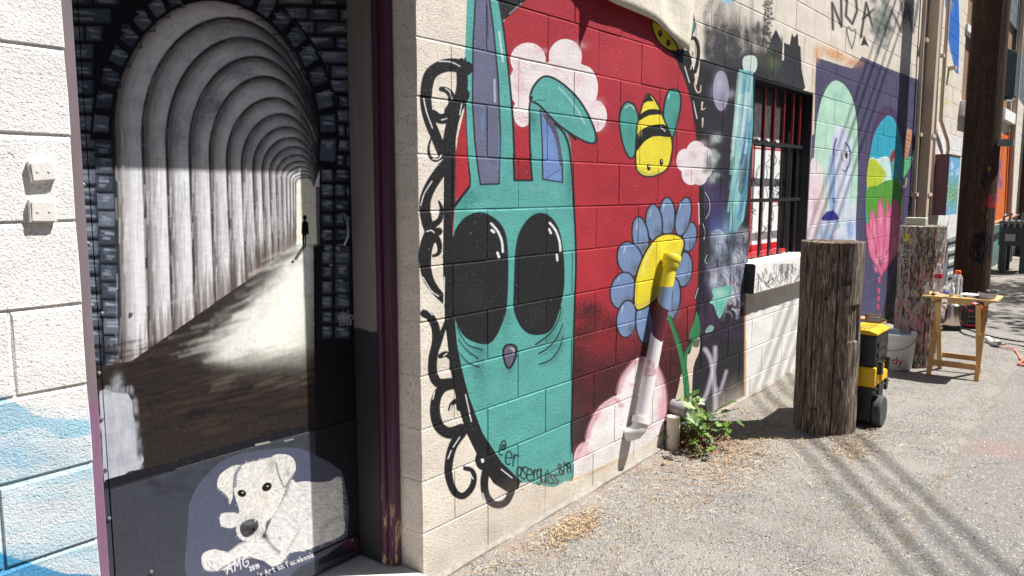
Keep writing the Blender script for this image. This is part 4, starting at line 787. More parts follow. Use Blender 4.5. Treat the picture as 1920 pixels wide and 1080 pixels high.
# ================================================================= block walls
PITCH_B = 0.2032; LEN_B = 0.4064
_bm = {}
def block_mesh(w, h, var, mat, gx, gz_, jag, tag_):
    key = (round(w, 3), round(h, 3), var, tag_)
    if key in _bm: return _bm[key]
    r = random.Random(repr(key)); x0, x1, z0, z1 = gx, w-gx, gz_, h-gz_
    ns = max(1, min(3, int((x1-x0)/.12))); out = []
    for i in range(ns): out.append((x0+(x1-x0)*i/ns, z0))
    for i in range(2): out.append((x1, z0+(z1-z0)*i/2))
    for i in range(ns): out.append((x1-(x1-x0)*i/ns, z1))
    for i in range(2): out.append((x0, z1-(z1-z0)*i/2))
    n = len(out); vs = []; cx, cz = (x0+x1)/2, (z0+z1)/2
    for x, z in out: vs.append((x+r.uniform(-jag, jag)*.6, .0034, z+r.uniform(-jag, jag)*.6))
    for x, z in out:
        dx = -math.copysign(.0022+r.random()*jag, x-cx) if abs(abs(x-cx)-(x1-x0)/2) < 1e-6 else 0
        dz = (-(.0058+r.random()*jag*1.4) if z > cz else .0012+r.random()*jag*.5) if abs(abs(z-cz)-(z1-z0)/2) < 1e-6 else 0
        vs.append((x+dx, r.uniform(-.0006, .0006), z+dz))
    for x, z in out: vs.append((x, .19, z))
    fs = [tuple(range(n, 2*n))]+[(i, (i+1) % n, n+(i+1) % n, n+i) for i in range(n)]+[(2*n+i, 2*n+(i+1) % n, (i+1) % n, i) for i in range(n)]
    mb = MB(); mb.add(vs, fs); me = mb.mesh('block', mat); _bm[key] = me; return me
def split(a, b, phase, holes):
    js = []; k = math.ceil((a+.02-phase)/LEN_B); x = phase+k*LEN_B
    e = [a]
    while x < b-.03:
        if x-e[-1] > .03: e.append(x)
        x += LEN_B
    e.append(b); segs = [(e[i], e[i+1]) for i in range(len(e)-1)]
    for h0, h1 in holes:
        o = []
        for s, t in segs:
            if t <= h0 or s >= h1: o.append((s, t)); continue
            if h0-s > .03: o.append((s, h0))
            if t-h1 > .03: o.append((h1, t))
        segs = o
    return segs
def lay(parent, a, b, r0, r1, ph_even, ph_odd, mat, gx, gz_, jag, tg, holes=lambda n: [], stuff_from=99, stuff_x=1e9, stuff_mb=None):
    c = 0
    for n in range(r0, r1):
        for s, t in split(a, b, ph_even if n % 2 == 0 else ph_odd, holes(n)):
            me = block_mesh(t-s, PITCH_B, random.randrange(4), mat, gx, gz_, jag, tg)
            if n >= stuff_from or s > stuff_x:
                stuff_mb.add([(v.co.x+s, v.co.y, v.co.z+n*PITCH_B) for v in me.vertices], [tuple(p.vertices) for p in me.polygons]); continue
            o = link('block', me, parent, loc=(s, random.uniform(-.0008, .0008), n*PITCH_B)); c += 1
    return c
W_X0, W_X1 = 2.022, 10.02
WIN = (5.13, 6.32)
wall = thing('mural_wall', 'long concrete block wall with the teal rabbit and red oval mural on cream paint', 'wall', (W_X0, 0, -.42))
def holes(n): return [WIN] if 3 <= n <= 8 else ([(5.085, 6.375)] if n == 2 else [])
st = MB(); c = lay(wall, W_X0, W_X1, -2, 14, 3.22, 3.4232, M_MURAL, .0013, .0018, .0011, 'm', holes, stuff_from=12, stuff_mb=st)
lay(wall, W_X0, W_X1, 14, 31, 3.22, 3.4232, M_MURAL, .0013, .0018, .0011, 'm', stuff_from=12, stuff_mb=st)
st.build('upper_courses', M_MURAL, wall, kind='stuff')
core = MB()
for x0, x1, z0, z1 in [(W_X0+.003, 5.13, -.9, 6.29), (5.13, 6.32, -.9, .40), (6.32, W_X1-.003, -.9, 6.29), (5.13, 6.32, 1.832, 6.29)]: core.box(x0, x1, .0024, .178, z0, z1)
core.build('mortar', M_MURAL, wall)
foot = MB()
pts = [(x, gz(x)+.012+.012*random.random()) for x in np.arange(2.03, 10.0, .12)]
fm = plain('footing_concrete', (150, 143, 134), .9, var=.25, vs=20, bs=90, bd=.003)
foot.add([(x, -.012-.01*random.random(), -.6) for x, z in pts]+[(x, -.014-.008*random.random(), z) for x, z in pts]+[(x, .01, z+.018) for x, z in pts],
         [(i, i+1, len(pts)+i+1, len(pts)+i) for i in range(len(pts)-1)]+[(len(pts)+i, len(pts)+i+1, 2*len(pts)+i+1, 2*len(pts)+i) for i in range(len(pts)-1)])
foot.build('footing', fm, wall)

LW1 = 0.857
lwall = thing('white_block_wall', 'white painted block wall at the far left with pale blue paint low down', 'wall', (LW1, 0, -.42))
for r0_, r1_, pe, po in ((-3, 3, .4506, .64), (3, 4, .4506, .692), (4, 14, .4506, .64)): lay(lwall, -2.6, LW1, r0_, r1_, pe, po, M_LEFT, .003, .0040, .0026, 'l')
MB().box(-2.6, LW1-.006, .0048, .178, -.9, 2.84).build('mortar', M_LEFT, lwall)
# courses above the door
head = thing('door_lintel_wall', 'cream block courses spanning above the painted door', 'wall', (LW1, 0, 1.86))
zt = 1.865; k = 0
for n, h in ((0, .1668), (1, .2032), (2, .2032), (3, .2032)):
    for s, t in split(LW1+.002, W_X0-.002, 1.2 if n % 2 else 1.4, []):
        link('block', block_mesh(t-s, h, n, M_MURAL, .0022, .0034, .001, 'h'), head, loc=(s, 0, zt))
    zt += h
MB().box(LW1+.004, W_X0-.004, .004, .178, 1.868, 2.635).build('mortar', M_MURAL, head)

# two painted-over square plates on the white wall
M_WP = plain('white_plate_paint', (238, 234, 228), .5, var=.05, vs=60, bs=120, bd=.0008)
for (cx, cy, w, h, rz, lb) in [(76, 321, 24, 19, -.09, 'upper white square plate screwed to the white block wall'), (77, 396, 25, 21, .03, 'lower white square plate screwed to the white block wall')]:
    P = at_Y(np.array([cx-w, cx+w]), np.array([cy, cy])); Q = at_Y(np.array([cx, cx]), np.array([cy-h, cy+h]))
    ww = abs(P[1][0]-P[0][0])/2; hh = abs(Q[0][2]-Q[1][2])/2; c = (P[0]+P[1])/2
    t = thing('cover_plate', lb, 'cover plate', (c[0], 0, c[2]), 'square plates on the white wall')
    b = MB().box(-ww, ww, -.012, .004, -hh, hh).build('plate', M_WP, None, bevel=.002); b.parent = t; b.rotation_euler = (0, rz, 0)
    for sx in (-.45, .45): q = MB().lathe([(.0035, 0), (.003, .0012), (0, .0014)], (ww*sx, -.0145, 0), 8, axis=(0, -1, 0)).build('screw', M_WP, None, smooth=True); q.parent = t
    b = MB().box(-ww*.86, ww*.86, -.0145, -.0118, -hh*.86, hh*.86).build('raised_face', M_WP, None, bevel=.001); b.parent = t; b.rotation_euler = (.03, rz, 0)

# ================================================================= door and frame
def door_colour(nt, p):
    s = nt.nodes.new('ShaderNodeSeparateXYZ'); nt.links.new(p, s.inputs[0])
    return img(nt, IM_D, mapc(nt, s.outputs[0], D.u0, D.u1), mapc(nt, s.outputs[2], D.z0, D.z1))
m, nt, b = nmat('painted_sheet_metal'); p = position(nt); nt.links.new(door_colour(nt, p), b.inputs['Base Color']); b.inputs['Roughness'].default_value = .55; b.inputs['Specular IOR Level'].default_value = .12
bump(nt, b, mth(nt, 'ADD', noise(nt, scalev(nt, p, (1, 1, .35)), 90, 5, .7), mth(nt, 'MULTIPLY', noise(nt, p, 9, 2), 2.5)), .0006); M_DOOR = m
SX = float(at_Y(180, 540, DY)[0]); LZ = float(at_Y(590, 807, DY)[2]); KZ = float(at_Y(650, 1010, DY)[2])
door = thing('painted_door', 'steel door painted with a grey arched tunnel and a white puppy below', 'door', (.95, DY, -.34))
MB().box(SX+.0018, 1.968, DY, DY+.04, LZ+.0025, 1.9).build('upper_sheet', M_DOOR, door)
MB().box(SX+.0018, 1.966, DY-.0022, DY+.04, KZ+.003, LZ).build('lower_sheet', M_DOOR, door, bevel=.0008)
MB().box(SX+.0018, 1.964, DY-.005, DY+.04, -.348, KZ).build('kick_plate', M_DOOR, door, bevel=.001)
MB().box(.93, SX-.0018, DY-.001, DY+.04, -.348, 1.9).build('hinge_strip', M_DOOR, door)
M_RIV = plain('rivet_paint', (120, 124, 134), .4, metal=.3)
rv = MB().lathe([(.0062, 0), (.0056, .0022), (.0034, .0038), (0, .0044)], n=12, axis=(0, -1, 0)).mesh('rivet', M_RIV, True)
for px, py in [(156, 232), (148, 240), (157, 347), (165, 457), (173, 573), (192, 588), (246, 588), (191, 786), (199, 880), (204, 972), (283, 1072), (186, 700), (660, 1012)]:
    P = at_Y(px, py, DY-.002); link('rivet', rv, door, loc=(P[0], DY-.001 if P[2] > LZ else DY-.003, P[2]))
a = at_Y(646, 402, DY-.03); bb = at_Y(652, 430, DY-.045); cc = at_Y(646, 458, DY-.03)
h = MB(); h.tube([(a[0], DY, a[2]), (a[0], DY-.03, a[2]), (bb[0], DY-.045, (a[2]+bb[2])/2), (bb[0], DY-.048, bb[2]), (bb[0], DY-.045, (cc[2]+bb[2])/2), (cc[0], DY-.03, cc[2]), (cc[0], DY, cc[2])], .006, 10)
h.build('pull_handle', plain('worn_steel', (130, 138, 150), .35, metal=.6), door, smooth=True)
P = at_Y(645, 468, DY); MB().box(P[0]-.022, P[0]+.016, DY-.006, DY, P[2]-.014, P[2]+.012).build('latch_plate', plain('latch_metal', (92, 98, 110), .4, metal=.5), door, bevel=.001)

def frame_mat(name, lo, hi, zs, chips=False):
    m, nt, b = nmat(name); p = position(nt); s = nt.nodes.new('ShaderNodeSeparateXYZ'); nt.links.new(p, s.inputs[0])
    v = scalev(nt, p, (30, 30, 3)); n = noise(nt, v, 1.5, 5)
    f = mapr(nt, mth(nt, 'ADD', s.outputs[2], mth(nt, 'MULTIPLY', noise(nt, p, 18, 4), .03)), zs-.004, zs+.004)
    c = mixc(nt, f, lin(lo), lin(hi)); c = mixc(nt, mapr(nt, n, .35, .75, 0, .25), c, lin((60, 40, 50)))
    if chips:
        ch = mth(nt, 'MULTIPLY', mapr(nt, s.outputs[2], .0, -.25), mapr(nt, noise(nt, scalev(nt, p, (50, 50, 8)), 1.3, 4), .56, .6)); c = mixc(nt, ch, c, lin((200, 170, 130)))
    nt.links.new(c, b.inputs['Base Color']); b.inputs['Roughness'].default_value = .5; bump(nt, b, n, .001); return m
M_PUR = frame_mat('purple_frame_paint', (84, 44, 70), (78, 40, 64), 9, True)
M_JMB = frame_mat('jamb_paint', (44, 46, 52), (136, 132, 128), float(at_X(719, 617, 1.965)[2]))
M_LJ = frame_mat('left_jamb_paint', (140, 102, 130), (126, 114, 120), .55)
fr = thing('door_frame', 'purple painted steel door frame around the tunnel door', 'door frame', (LW1, .12, -.355))
MB().box(LW1+.004, .918, .095, .135, -.352, 1.86).build('left_jamb', M_LJ, fr, bevel=.003)
MB().box(LW1+.004, .930, .136, .345, -.352, 1.86).build('left_stop', M_LJ, fr)
MB().box(1.986, 2.0195, .112, .150, -.352, 1.86).build('right_jamb', M_PUR, fr, bevel=.004)
MB().box(1.971, 2.0195, .1515, .172, -.352, 1.86).build('right_jamb_step', M_PUR, fr, bevel=.004)
MB().box(1.970, 2.0195, .1735, .345, -.352, 1.86).build('right_reveal', M_JMB, fr)
MB().box(LW1+.01, 2.0195, .10, .345, 1.868, 1.92).build('header', M_PUR, fr)
MB().box(LW1+.01, 2.0195, .346, .36, -.352, 1.92).build('backing', M_JMB, fr)
thr = MB().box(.80, 2.0195, -.22, .35, -.60, -.358).build('threshold', plain('threshold_concrete', (214, 210, 202), .85, var=.12, vs=12, bs=80, bd=.002), bevel=.008)
tag(thr, 'worn pale concrete threshold slab under the painted door', 'threshold')

# ================================================================= window
win = thing('barred_window', 'black framed window with iron bars, white drawn panels and white sill', 'window', (5.72, 0, .6))
WY = .15
Wp = Art(5.10, 6.36, .55, 1.9, 420, 420, WY, (26, 26, 30))
xs_ = [1414, 1431, 1448.5, 1466, 1483, 1494]
for i in range(5):
    xa, xb = xs_[i]+2, xs_[i+1]-2 if i < 4 else xs_[i+1]
    top = [(xa+(xb-xa)*t/4, 168+i*4+((t % 2)*3)) for t in range(5)]; bot = [(xb-(xb-xa)*t/4-3, 258+i*3+((t % 2)*4)) for t in range(5)]
    Wp.poly(top+bot, (240, 240, 240), 3)
    for q in range(4):
        x = xa+3+rng.random()*max(1, xb-xa-7); y = 178+rng.random()*68; Wp.stroke([(x, y), (x+rng.normal()*3, y+9), (x+rng.normal()*3, y+18)], .8, K, 4, .8, soft=.4)
Wp.poly([(1400, 272), (1492, 282), (1486, 470), (1396, 488)], (242, 242, 242))
for q in range(40):
    x = 1404+rng.random()*80; y = 290+rng.random()*150; Wp.stroke([(x, y), (x+rng.normal()*4, y+6+rng.random()*6), (x+rng.normal()*5, y+14+rng.random()*8), (x+rng.normal()*5, y+24)], 1.0+rng.random()*.8, K, 4, .9, soft=.4)
Wp.stroke([(1398, 276), (1492, 284)], 4, (186, 30, 38)); Wp.poly([(1390, 462), (1486, 449), (1486, 460), (1390, 476)], (200, 28, 38)); Wp.stroke([(1411, 270), (1404, 480)], 3.5, (186, 30, 38)); Wp.stroke([(1428, 380), (1425, 470)], 2.5, (186, 30, 38)); Wp.stroke([(1398, 376), (1488, 380)], 2.5, (186, 30, 38)); Wp.stroke([(1492, 282), (1487, 470)], 3, (30, 30, 34))
IM_W = Wp.image('window_print')
m, nt, b = nmat('window_panel'); p = position(nt); s = nt.nodes.new('ShaderNodeSeparateXYZ'); nt.links.new(p, s.inputs[0])
nt.links.new(img(nt, IM_W, mapc(nt, s.outputs[0], Wp.u0, Wp.u1), mapc(nt, s.outputs[2], Wp.z0, Wp.z1)), b.inputs['Base Color']); b.inputs['Roughness'].default_value = .5; M_WPN = m
M_BLK = plain('black_gloss_paint', (34, 36, 42), .35, var=.2, vs=8, bs=40, bd=.001); M_IRON = plain('black_iron', (32, 33, 38), .4, var=.2)
MB().box(WIN[0]+.01, WIN[1]-.01, WY, WY+.02, .61, 1.82).build('drawn_panel', M_WPN, win)
q = MB(); q.box(WIN[0]-.006, WIN[0]+.012, .0035, WY+.02, .606, 1.832); q.build('left_reveal', M_BLK, win)
MB().box(WIN[1]-.012, WIN[1]+.006, .0035, WY+.02, .606, 1.832).build('right_reveal', M_BLK, win)
MB().box(WIN[0]+.013, WIN[1]-.013, .0035, WY+.02, 1.816, 1.834).build('top_reveal', M_BLK, win)
MB().box(WIN[1]-.20, WIN[1]-.013, WY-.03, WY-.002, .61, 1.814).build('side_board', M_BLK, win, bevel=.003)
MB().box(WIN[0]+.013, WIN[1]-.205, WY-.03, WY-.002, 1.70, 1.814).build('top_board', M_BLK, win, bevel=.003)
m, nt, b = nmat('bar_paint'); p = position(nt); s = nt.nodes.new('ShaderNodeSeparateXYZ'); nt.links.new(p, s.inputs[0]); nt.links.new(mixc(nt, mth(nt, 'GREATER_THAN', s.outputs[2], float(at_Y(1450, 268, .07)[2])), lin((30, 30, 35)), lin((128, 26, 32))), b.inputs['Base Color']); b.inputs['Roughness'].default_value = .4; M_BAR = m
for px in (1423, 1441, 1459, 1476, 1489):
    X = float(at_Y(px, 418, .06)[0])
    MB().box(X-.010, X+.010, .046, .062, .612, 1.80).build('bar', M_BAR, win, bevel=.002)
for py in (269, 375):
    Z = float(at_Y(1440, py, .04)[2]); MB().box(WIN[0]+.013, WIN[1]-.10, .030, .0455, Z-.012, Z+.012).build('cross_bar', M_IRON, win, bevel=.001)
Z = .635; MB().box(WIN[0]+.013, WIN[1]-.21, .09, .146, .612, .64).build('lower_rail', plain('red_rail_paint', (190, 30, 40), .45), win, bevel=.002)
Sl = Art(5.05, 6.42, .35, .65, 500, 500, -.066, (244, 243, 240))
for k in range(46):
    x = 1418+rng.random()*85; y = 500+rng.random()*40-(x-1418)*.1; Sl.stroke([(x, y), (x+rng.normal()*3, y+6), (x+rng.normal()*4, y+12)], .9+rng.random()*.7, (44, 44, 50), 4, .8, soft=.5)
Sl.stroke([(1422, 515), (1421, 545)], 1.4, K); Sl.stroke([(1428, 510), (1436, 535), (1444, 512)], 1.2, K, 4)
for k in range(30): x = 1470+rng.normal()*12; Sl.stroke([(x, 495), (x-1, 500+rng.random()*35)], 1.0, (60, 60, 64), alpha=.7, soft=.5)
IM_S = Sl.image('sill_print')
m, nt, b = nmat('sill_paint'); p = position(nt); s = nt.nodes.new('ShaderNodeSeparateXYZ'); nt.links.new(p, s.inputs[0])
c = img(nt, IM_S, mapc(nt, s.outputs[0], Sl.u0, Sl.u1), mapc(nt, s.outputs[2], Sl.z0, Sl.z1)); mk = mapr(nt, noise(nt, scalev(nt, p, (14, 60, 14)), 1, 4), .60, .64, 0, .8); top = mth(nt, 'GREATER_THAN', s.outputs[2], .600)
c = mixc(nt, mth(nt, 'MULTIPLY', mk, top), c, (.03, .03, .035)); c = mixc(nt, mth(nt, 'LESS_THAN', s.outputs[0], 5.0875), c, (.02, .02, .025))
nt.links.new(c, b.inputs['Base Color']); b.inputs['Roughness'].default_value = .6; bump(nt, b, noise(nt, p, 70, 5, .7), .002)
sb = MB(); n = 18; x0, x1 = 5.086, 6.374; vs = []
for i in range(n+1):
    x = x0+(x1-x0)*i/n; e = .0035*random.random()
    for y, z in ((WY+.02, .604), (-.055-e, .606-e), (-.068-e, .594), (-.069+e, .405+e), (-.06, .398+e), (WY+.02, .398)): vs.append((x, y, z))
fs = [(i*6+j, i*6+(j+1) % 6, (i+1)*6+(j+1) % 6, (i+1)*6+j) for i in range(n) for j in range(6)]+[tuple(range(6)), tuple(n*6+5-j for j in range(6))]
sb.add(vs, fs); sb.build('sill', m, win)

# ================================================================= pipes on the mural
def pipe_mat():
    m, nt, b = nmat('mural_pipe_paint'); p = position(nt); s = nt.nodes.new('ShaderNodeSeparateXYZ'); nt.links.new(p, s.inputs[0])
    z = mth(nt, 'ADD', s.outputs[2], mth(nt, 'MULTIPLY', mth(nt, 'SUBTRACT', noise(nt, p, 14, 4), .5), .03))
    zs = [float(at_Y(px, py, -.07)[2]) for px, py in ((1248, 538), (1235, 580), (1220, 635), (1212, 690), (1208, 705))]
    c = mixc(nt, mth(nt, 'GREATER_THAN', z, zs[0]), lin((126, 148, 188)), lin((240, 222, 62)))
    zt_ = mth(nt, 'ADD', z, mth(nt, 'MULTIPLY', s.outputs[1], -.8))
    c = mixc(nt, mth(nt, 'GREATER_THAN', zt_, zs[1]+.07), lin((94, 38, 50)), c)
    c = mixc(nt, mth(nt, 'GREATER_THAN', zt_, zs[2]+.05), lin((240, 236, 236)), c)
    pk = mth(nt, 'MULTIPLY', mth(nt, 'GREATER_THAN', z, zs[4]-.01), mth(nt, 'LESS_THAN', z, zs[3]+.03)); c = mixc(nt, mth(nt, 'MULTIPLY', pk, mapr(nt, noise(nt, p, 20, 3), .4, .55, 0, .8)), c, lin((214, 148, 166)))
    nt.links.new(c, b.inputs['Base Color']); b.inputs['Roughness'].default_value = .4; bump(nt, b, noise(nt, p, 40, 4), .0008); return m
M_PIPE = pipe_mat()
PY_ = -.058
a = at_Y(1259, 488, PY_); e = at_Y(1201, 792, PY_)
dr = thing('slanted_pipe', 'slanted plastic pipe painted yellow, blue, maroon and white over the flower', 'pipe', (e[0], PY_, e[2]))
a = Vector((a[0], PY_, a[2])); e = Vector((e[0], PY_, e[2])); d = (a-e).normalized()
MB().tube([e, a-d*.012], .036, 28).build('tube', M_PIPE, dr, smooth=True)
MB().lathe([(.0, -.045), (.042, -.045), (.0435, -.043), (.0435, -.005), (.048, -.005), (.049, 0), (.049, .024), (.045, .03), (0, .032)], a, 28, axis=d).build('cap', plain('cap_yellow', (240, 222, 62), .4, var=.05), dr, smooth=True)
el = MB(); pp = [e+d*.03, e-d*.004, e-d*.0045, e-d*.03+Vector((-.004, .002, 0)), e-d*.05+Vector((-.012, .012, 0)), e-d*.062+Vector((-.022, .035, 0)), e-d*.066+Vector((-.026, .056, 0))]
el.tube(pp, .04, 24, rs=[.047, .049, .042, .041, .040, .038, .036]); el.build('elbow', plain('elbow_white', (238, 234, 228), .5, var=.06, vs=30), dr, smooth=True)
M_GRYP = plain('grey_drain_paint', (150, 146, 150), .5, var=.2, vs=30, bs=60); M_CREAMP = plain('cream_drain_paint', (226, 210, 194), .6, var=.1, vs=20, bs=80, bd=.002)
sp = thing('drain_stub', 'short grey open-ended drain pipe above the leafy weed at the wall foot', 'pipe', (4.05, -.1, -.41))
c1 = at_X(1290, 772, 4.06); y1 = float(c1[1]); z1 = float(c1[2])
MB().lathe([(.040, 0), (.040, .19), (.046, .19), (.046, .001), (.046, -.001), (.040, 0)], (4.06, y1, z1), 26, axis=(.12, 1, .08)).build('spout', M_GRYP, sp, smooth=True)
MB().lathe([(0, .012), (.04, .012), (.04, 0), (.046, 0), (.046, .17)], (4.13, y1-.01, z1-.135), 24, axis=(.3, 1, .3)).build('lower_pipe', M_GRYP, sp, smooth=True)
MB().tube([(3.99, -.045, -.5), (3.99, -.05, z1-.02)], .038, 16).build('riser', M_CREAMP, sp, smooth=True)
MB().box(4.03, 4.075, -.03, -.004, -.47, z1-.05).build('bracket', M_CREAMP, sp, bevel=.01)

# ================================================================= hanging cloth
cl = MB(); nU, nV = 22, 16
bot = [(1098, -60), (1118, -22), (1140, 0), (1180, 18), (1222, 36), (1240, 50), (1262, 72), (1291, 97)]; yv = [-.05, -.045, -.04, -.035, -.035, -.03, -.03, -.022]
S_ = smooth(np.array([(x, y, q*1000) for (x, y), q in zip(bot, yv)]), False, 3)
rows = []
for i, (x, y, q) in enumerate(S_):
    Y = q/1000; P = at_Y(x, y, Y); t = i/(len(S_)-1); topx = 3.15+1.0*t
    col = []
    for j in range(nV+1):
        v = j/nV; X = P[0]*(1-v)+(topx+.10)*v if t > .9 else P[0]*(1-v)+topx*v; Z = P[2]*(1-v)+2.62*v
        wob = (.008*math.sin(t*9+v*4)+.005*math.sin(t*23+v*11))*min(1, v*6)-.004
        col.append((X, Y*(1-v)-.02*v+wob, Z))
    rows.append(col)
n1, n2 = len(rows), nV+1
cl.add([v for r in rows for v in r], [(i*n2+j, (i+1)*n2+j, (i+1)*n2+j+1, i*n2+j+1) for i in range(n1-1) for j in range(n2-1)])
T3 = [at_Y(x, y)+np.array([.95, -1, 2.4])*.12 for x, y in ((1085, 92), (1086, -40), (1090, -150), (1150, -150), (1128, -40), (1112, 20))]
cl.add([tuple(p) for p in T3], [(0, 1, 2, 3, 4, 5)])
o = cl.build('hanging_cloth', plain('canvas_cloth', (226, 218, 200), .9, var=.08, vs=18, bs=30, bd=.004, stretch=(1, 1, 1)), smooth=True)
md = o.modifiers.new('t', 'SOLIDIFY'); md.thickness = .003; tag(o, 'off-white canvas cloth hanging down over the mural at the top of the wall', 'cloth')
# ================================================================= building beyond the control joint
fwall = thing('far_block_wall', 'cream, white and orange block wall continuing beyond the downspout', 'wall', (W_X1, 0, -.34))
def fwin(pxa, pxb, py_ref, py_sill):
    xa = float(at_Y(pxa, py_ref)[0]); xb = float(at_Y(pxb, py_ref)[0]); zs = float(at_Y(pxa, py_sill)[2]); return xa, xb, zs
F1 = fwin(1807, 1823, 120, 197); F2 = fwin(1877, 1897, 190, 224)
F1 = (F1[0], F1[1], round(F1[2]/PITCH_B)*PITCH_B); F2 = (F2[0], F2[1], round(F2[2]/PITCH_B)*PITCH_B)
def fholes(n): return [(a, b) for a, b, z in (F1, F2) if n*PITCH_B >= z-.01 and n*PITCH_B < z+1.61]
st = MB(); lay(fwall, W_X1, 20.4, -2, 31, 3.22, 3.4232, M_MURAL, .0013, .0018, .001, 'f', fholes, stuff_x=13.9, stuff_mb=st, stuff_from=19)
st.build('distant_blocks', M_MURAL, fwall, kind='stuff')
zt1 = 1.6256
cm = MB()
for x0, x1 in ((W_X1+.003, F1[0]), (F1[1], F2[0]), (F2[1], 20.39)): cm.box(x0, x1, .0024, .178, -.9, 6.29)
for a, b, z in (F1, F2): cm.box(a, b, .0024, .178, -.9, z-.002); cm.box(a, b, .0024, .178, z+8*PITCH_B+.002, 6.29)
cm.build('mortar', M_MURAL, fwall)
M_BRW = plain('brown_shutter_paint', (150, 116, 88), .6, vs=3, stretch=(1, 1, .4)); M_SILLW = plain('white_sill_paint', (240, 240, 240), .6, var=.06)
for (a, b, z), lb in ((F1, 'brown boarded window above the painted electric box'), (F2, 'small boarded window above the orange wall beyond the utility pole')):
    t = thing('boarded_window', lb, 'window', (a, 0, z), 'boarded windows in the far wall'); h = 8*PITCH_B
    for i in range(3): MB().box(a+.002+(b-a)*i/3, a+(b-a)*(i+1)/3-.006, .05, .08, z+.09, z+h).build('board', M_BRW, t)
    MB().box(a+.002, b-.002, .082, .10, z, z+h).build('backing', M_BRW, t)
    MB().box(a-.08, b+.08, -.09, .05, z-.12, z+.075).build('sill', M_SILLW, t, bevel=.006)
    MB().box(a-.06, b+.06, -.03, .048, z+h*.62, z+h*.68).build('mid_rail', M_SILLW, t, bevel=.004)
# downspout and conduits
M_DS = plain('beige_downspout_paint', (206, 186, 166), .45, var=.08, vs=4)
def vline(name, lb, cat, pts, Y, r, rect=None, extra=None, grp=None):
    P = [at_Y(x, y, Y) for x, y in pts]; P = [Vector((p[0], Y, p[2])) for p in P]
    t = thing(name, lb, cat, tuple(P[-1]), grp); mb = MB()
    if rect: X = sum(p.x for p in P)/len(P); mb.box(X-rect[0], X+rect[0], Y-rect[1], Y+rect[1], P[-1].z, 6.2); mb.build('channel', M_DS, t, bevel=.008)
    else:
        P[0].z = 6.2; P[0].x = P[1].x; mb.tube(P, r, 12); mb.build('tube', M_DS, t, smooth=True)
    for py in extra or []:
        Z = float(at_Y(pts[-1][0], py, Y)[2]); X = P[-1].x
        MB().box(X-.03-r-(rect[0] if rect else 0), X+.03+r+(rect[0] if rect else 0), Y-.012-r-(rect[1] if rect else 0), -.001, Z-.02, Z+.02).build('strap', M_DS, t, bevel=.003)
    return t
vline('conduit', 'thin beige conduit left of the wide downspout', 'conduit', [(1733, 0), (1729, 80), (1712, 400), (1711, 425)], -.035, .022, extra=[60, 250, 365], grp='beige conduits up the wall')
vline('downspout', 'wide beige downspout running up the wall behind the painted post', 'downspout', [(1752, 0), (1731, 400), (1730, 425)], -.07, .0, rect=(.07, .05), extra=[253, 365])
vline('conduit', 'thin beige conduit close to the right of the wide downspout', 'conduit', [(1765, 0), (1760, 80), (1745, 400), (1744, 425)], -.035, .02, extra=[90], grp='beige conduits up the wall')
vline('conduit', 'beige conduit that bends over into the top of the maroon electric box', 'conduit', [(1781, 0), (1775, 60), (1766, 190), (1764, 225), (1770, 245), (1776, 262), (1778, 278), (1776, 296)], -.05, .022, extra=[120], grp='beige conduits up the wall')
# electric box with painted front
XB0 = float(at_Y(1742, 350, 0)[0]); XB1 = XB0+.42; YB = -.25
for _ in range(3): pass
P0 = at_X(1777, 350, XB0); YB = float(P0[1]); ZB1 = float(at_X(1777, 291, XB0)[2]); ZB0 = float(at_X(1774, 404, XB0)[2])
XB1 = float(at_Y(1798, 340, YB)[0])
F = Flat(200, 300, (90, 170, 215))
F.blob(100, 60, 150, 60, (80, 160, 215), 1); [F.blob(40+rng.random()*140, 20+rng.random()*80, 14, 8, (215, 232, 240), .8) for _ in range(14)]
F.blob(100, 190, 160, 60, (70, 150, 80), 1)
for k in range(160): x = rng.random()*200; y = 110+rng.random()*170; F.stroke([(x, y), (x+rng.normal()*6, y-20-rng.random()*30)], 3, [(50, 130, 60), (110, 180, 90), (40, 110, 110), (90, 190, 190)][k % 4], alpha=.8)
for k in range(40): F.ell(rng.random()*200, 70+rng.random()*210, 5, 5, [(232, 120, 50), (240, 240, 240), (235, 200, 60), (120, 190, 220)][k % 4], n=8)
IM_EB = F.image('electric_box_print')
m, nt, b = nmat('electric_box_front'); o = position(nt); s = nt.nodes.new('ShaderNodeSeparateXYZ'); nt.links.new(o, s.inputs[0])
nt.links.new(img(nt, IM_EB, mapc(nt, s.outputs[0], XB0, XB1), mapc(nt, s.outputs[2], ZB0, ZB1)), b.inputs['Base Color']); b.inputs['Roughness'].default_value = .4
eb = thing('electric_box', 'maroon sided electric box with a flower meadow painted on its front', 'electric box', (XB0, 0, ZB0))
M_MAR = plain('maroon_paint', (104, 62, 72), .5, var=.1, vs=5)
MB().box(XB0, XB1, YB+.006, -.004, ZB0, ZB1).build('case', M_MAR, eb, bevel=.004)
MB().box(XB0+.003, XB1-.003, YB, YB+.005, ZB0+.003, ZB1-.003).build('front_door', m, eb)
MB().box(XB0-.004, XB1+.004, YB-.01, -.004, ZB1+.001, ZB1+.014).build('lid', M_MAR, eb)

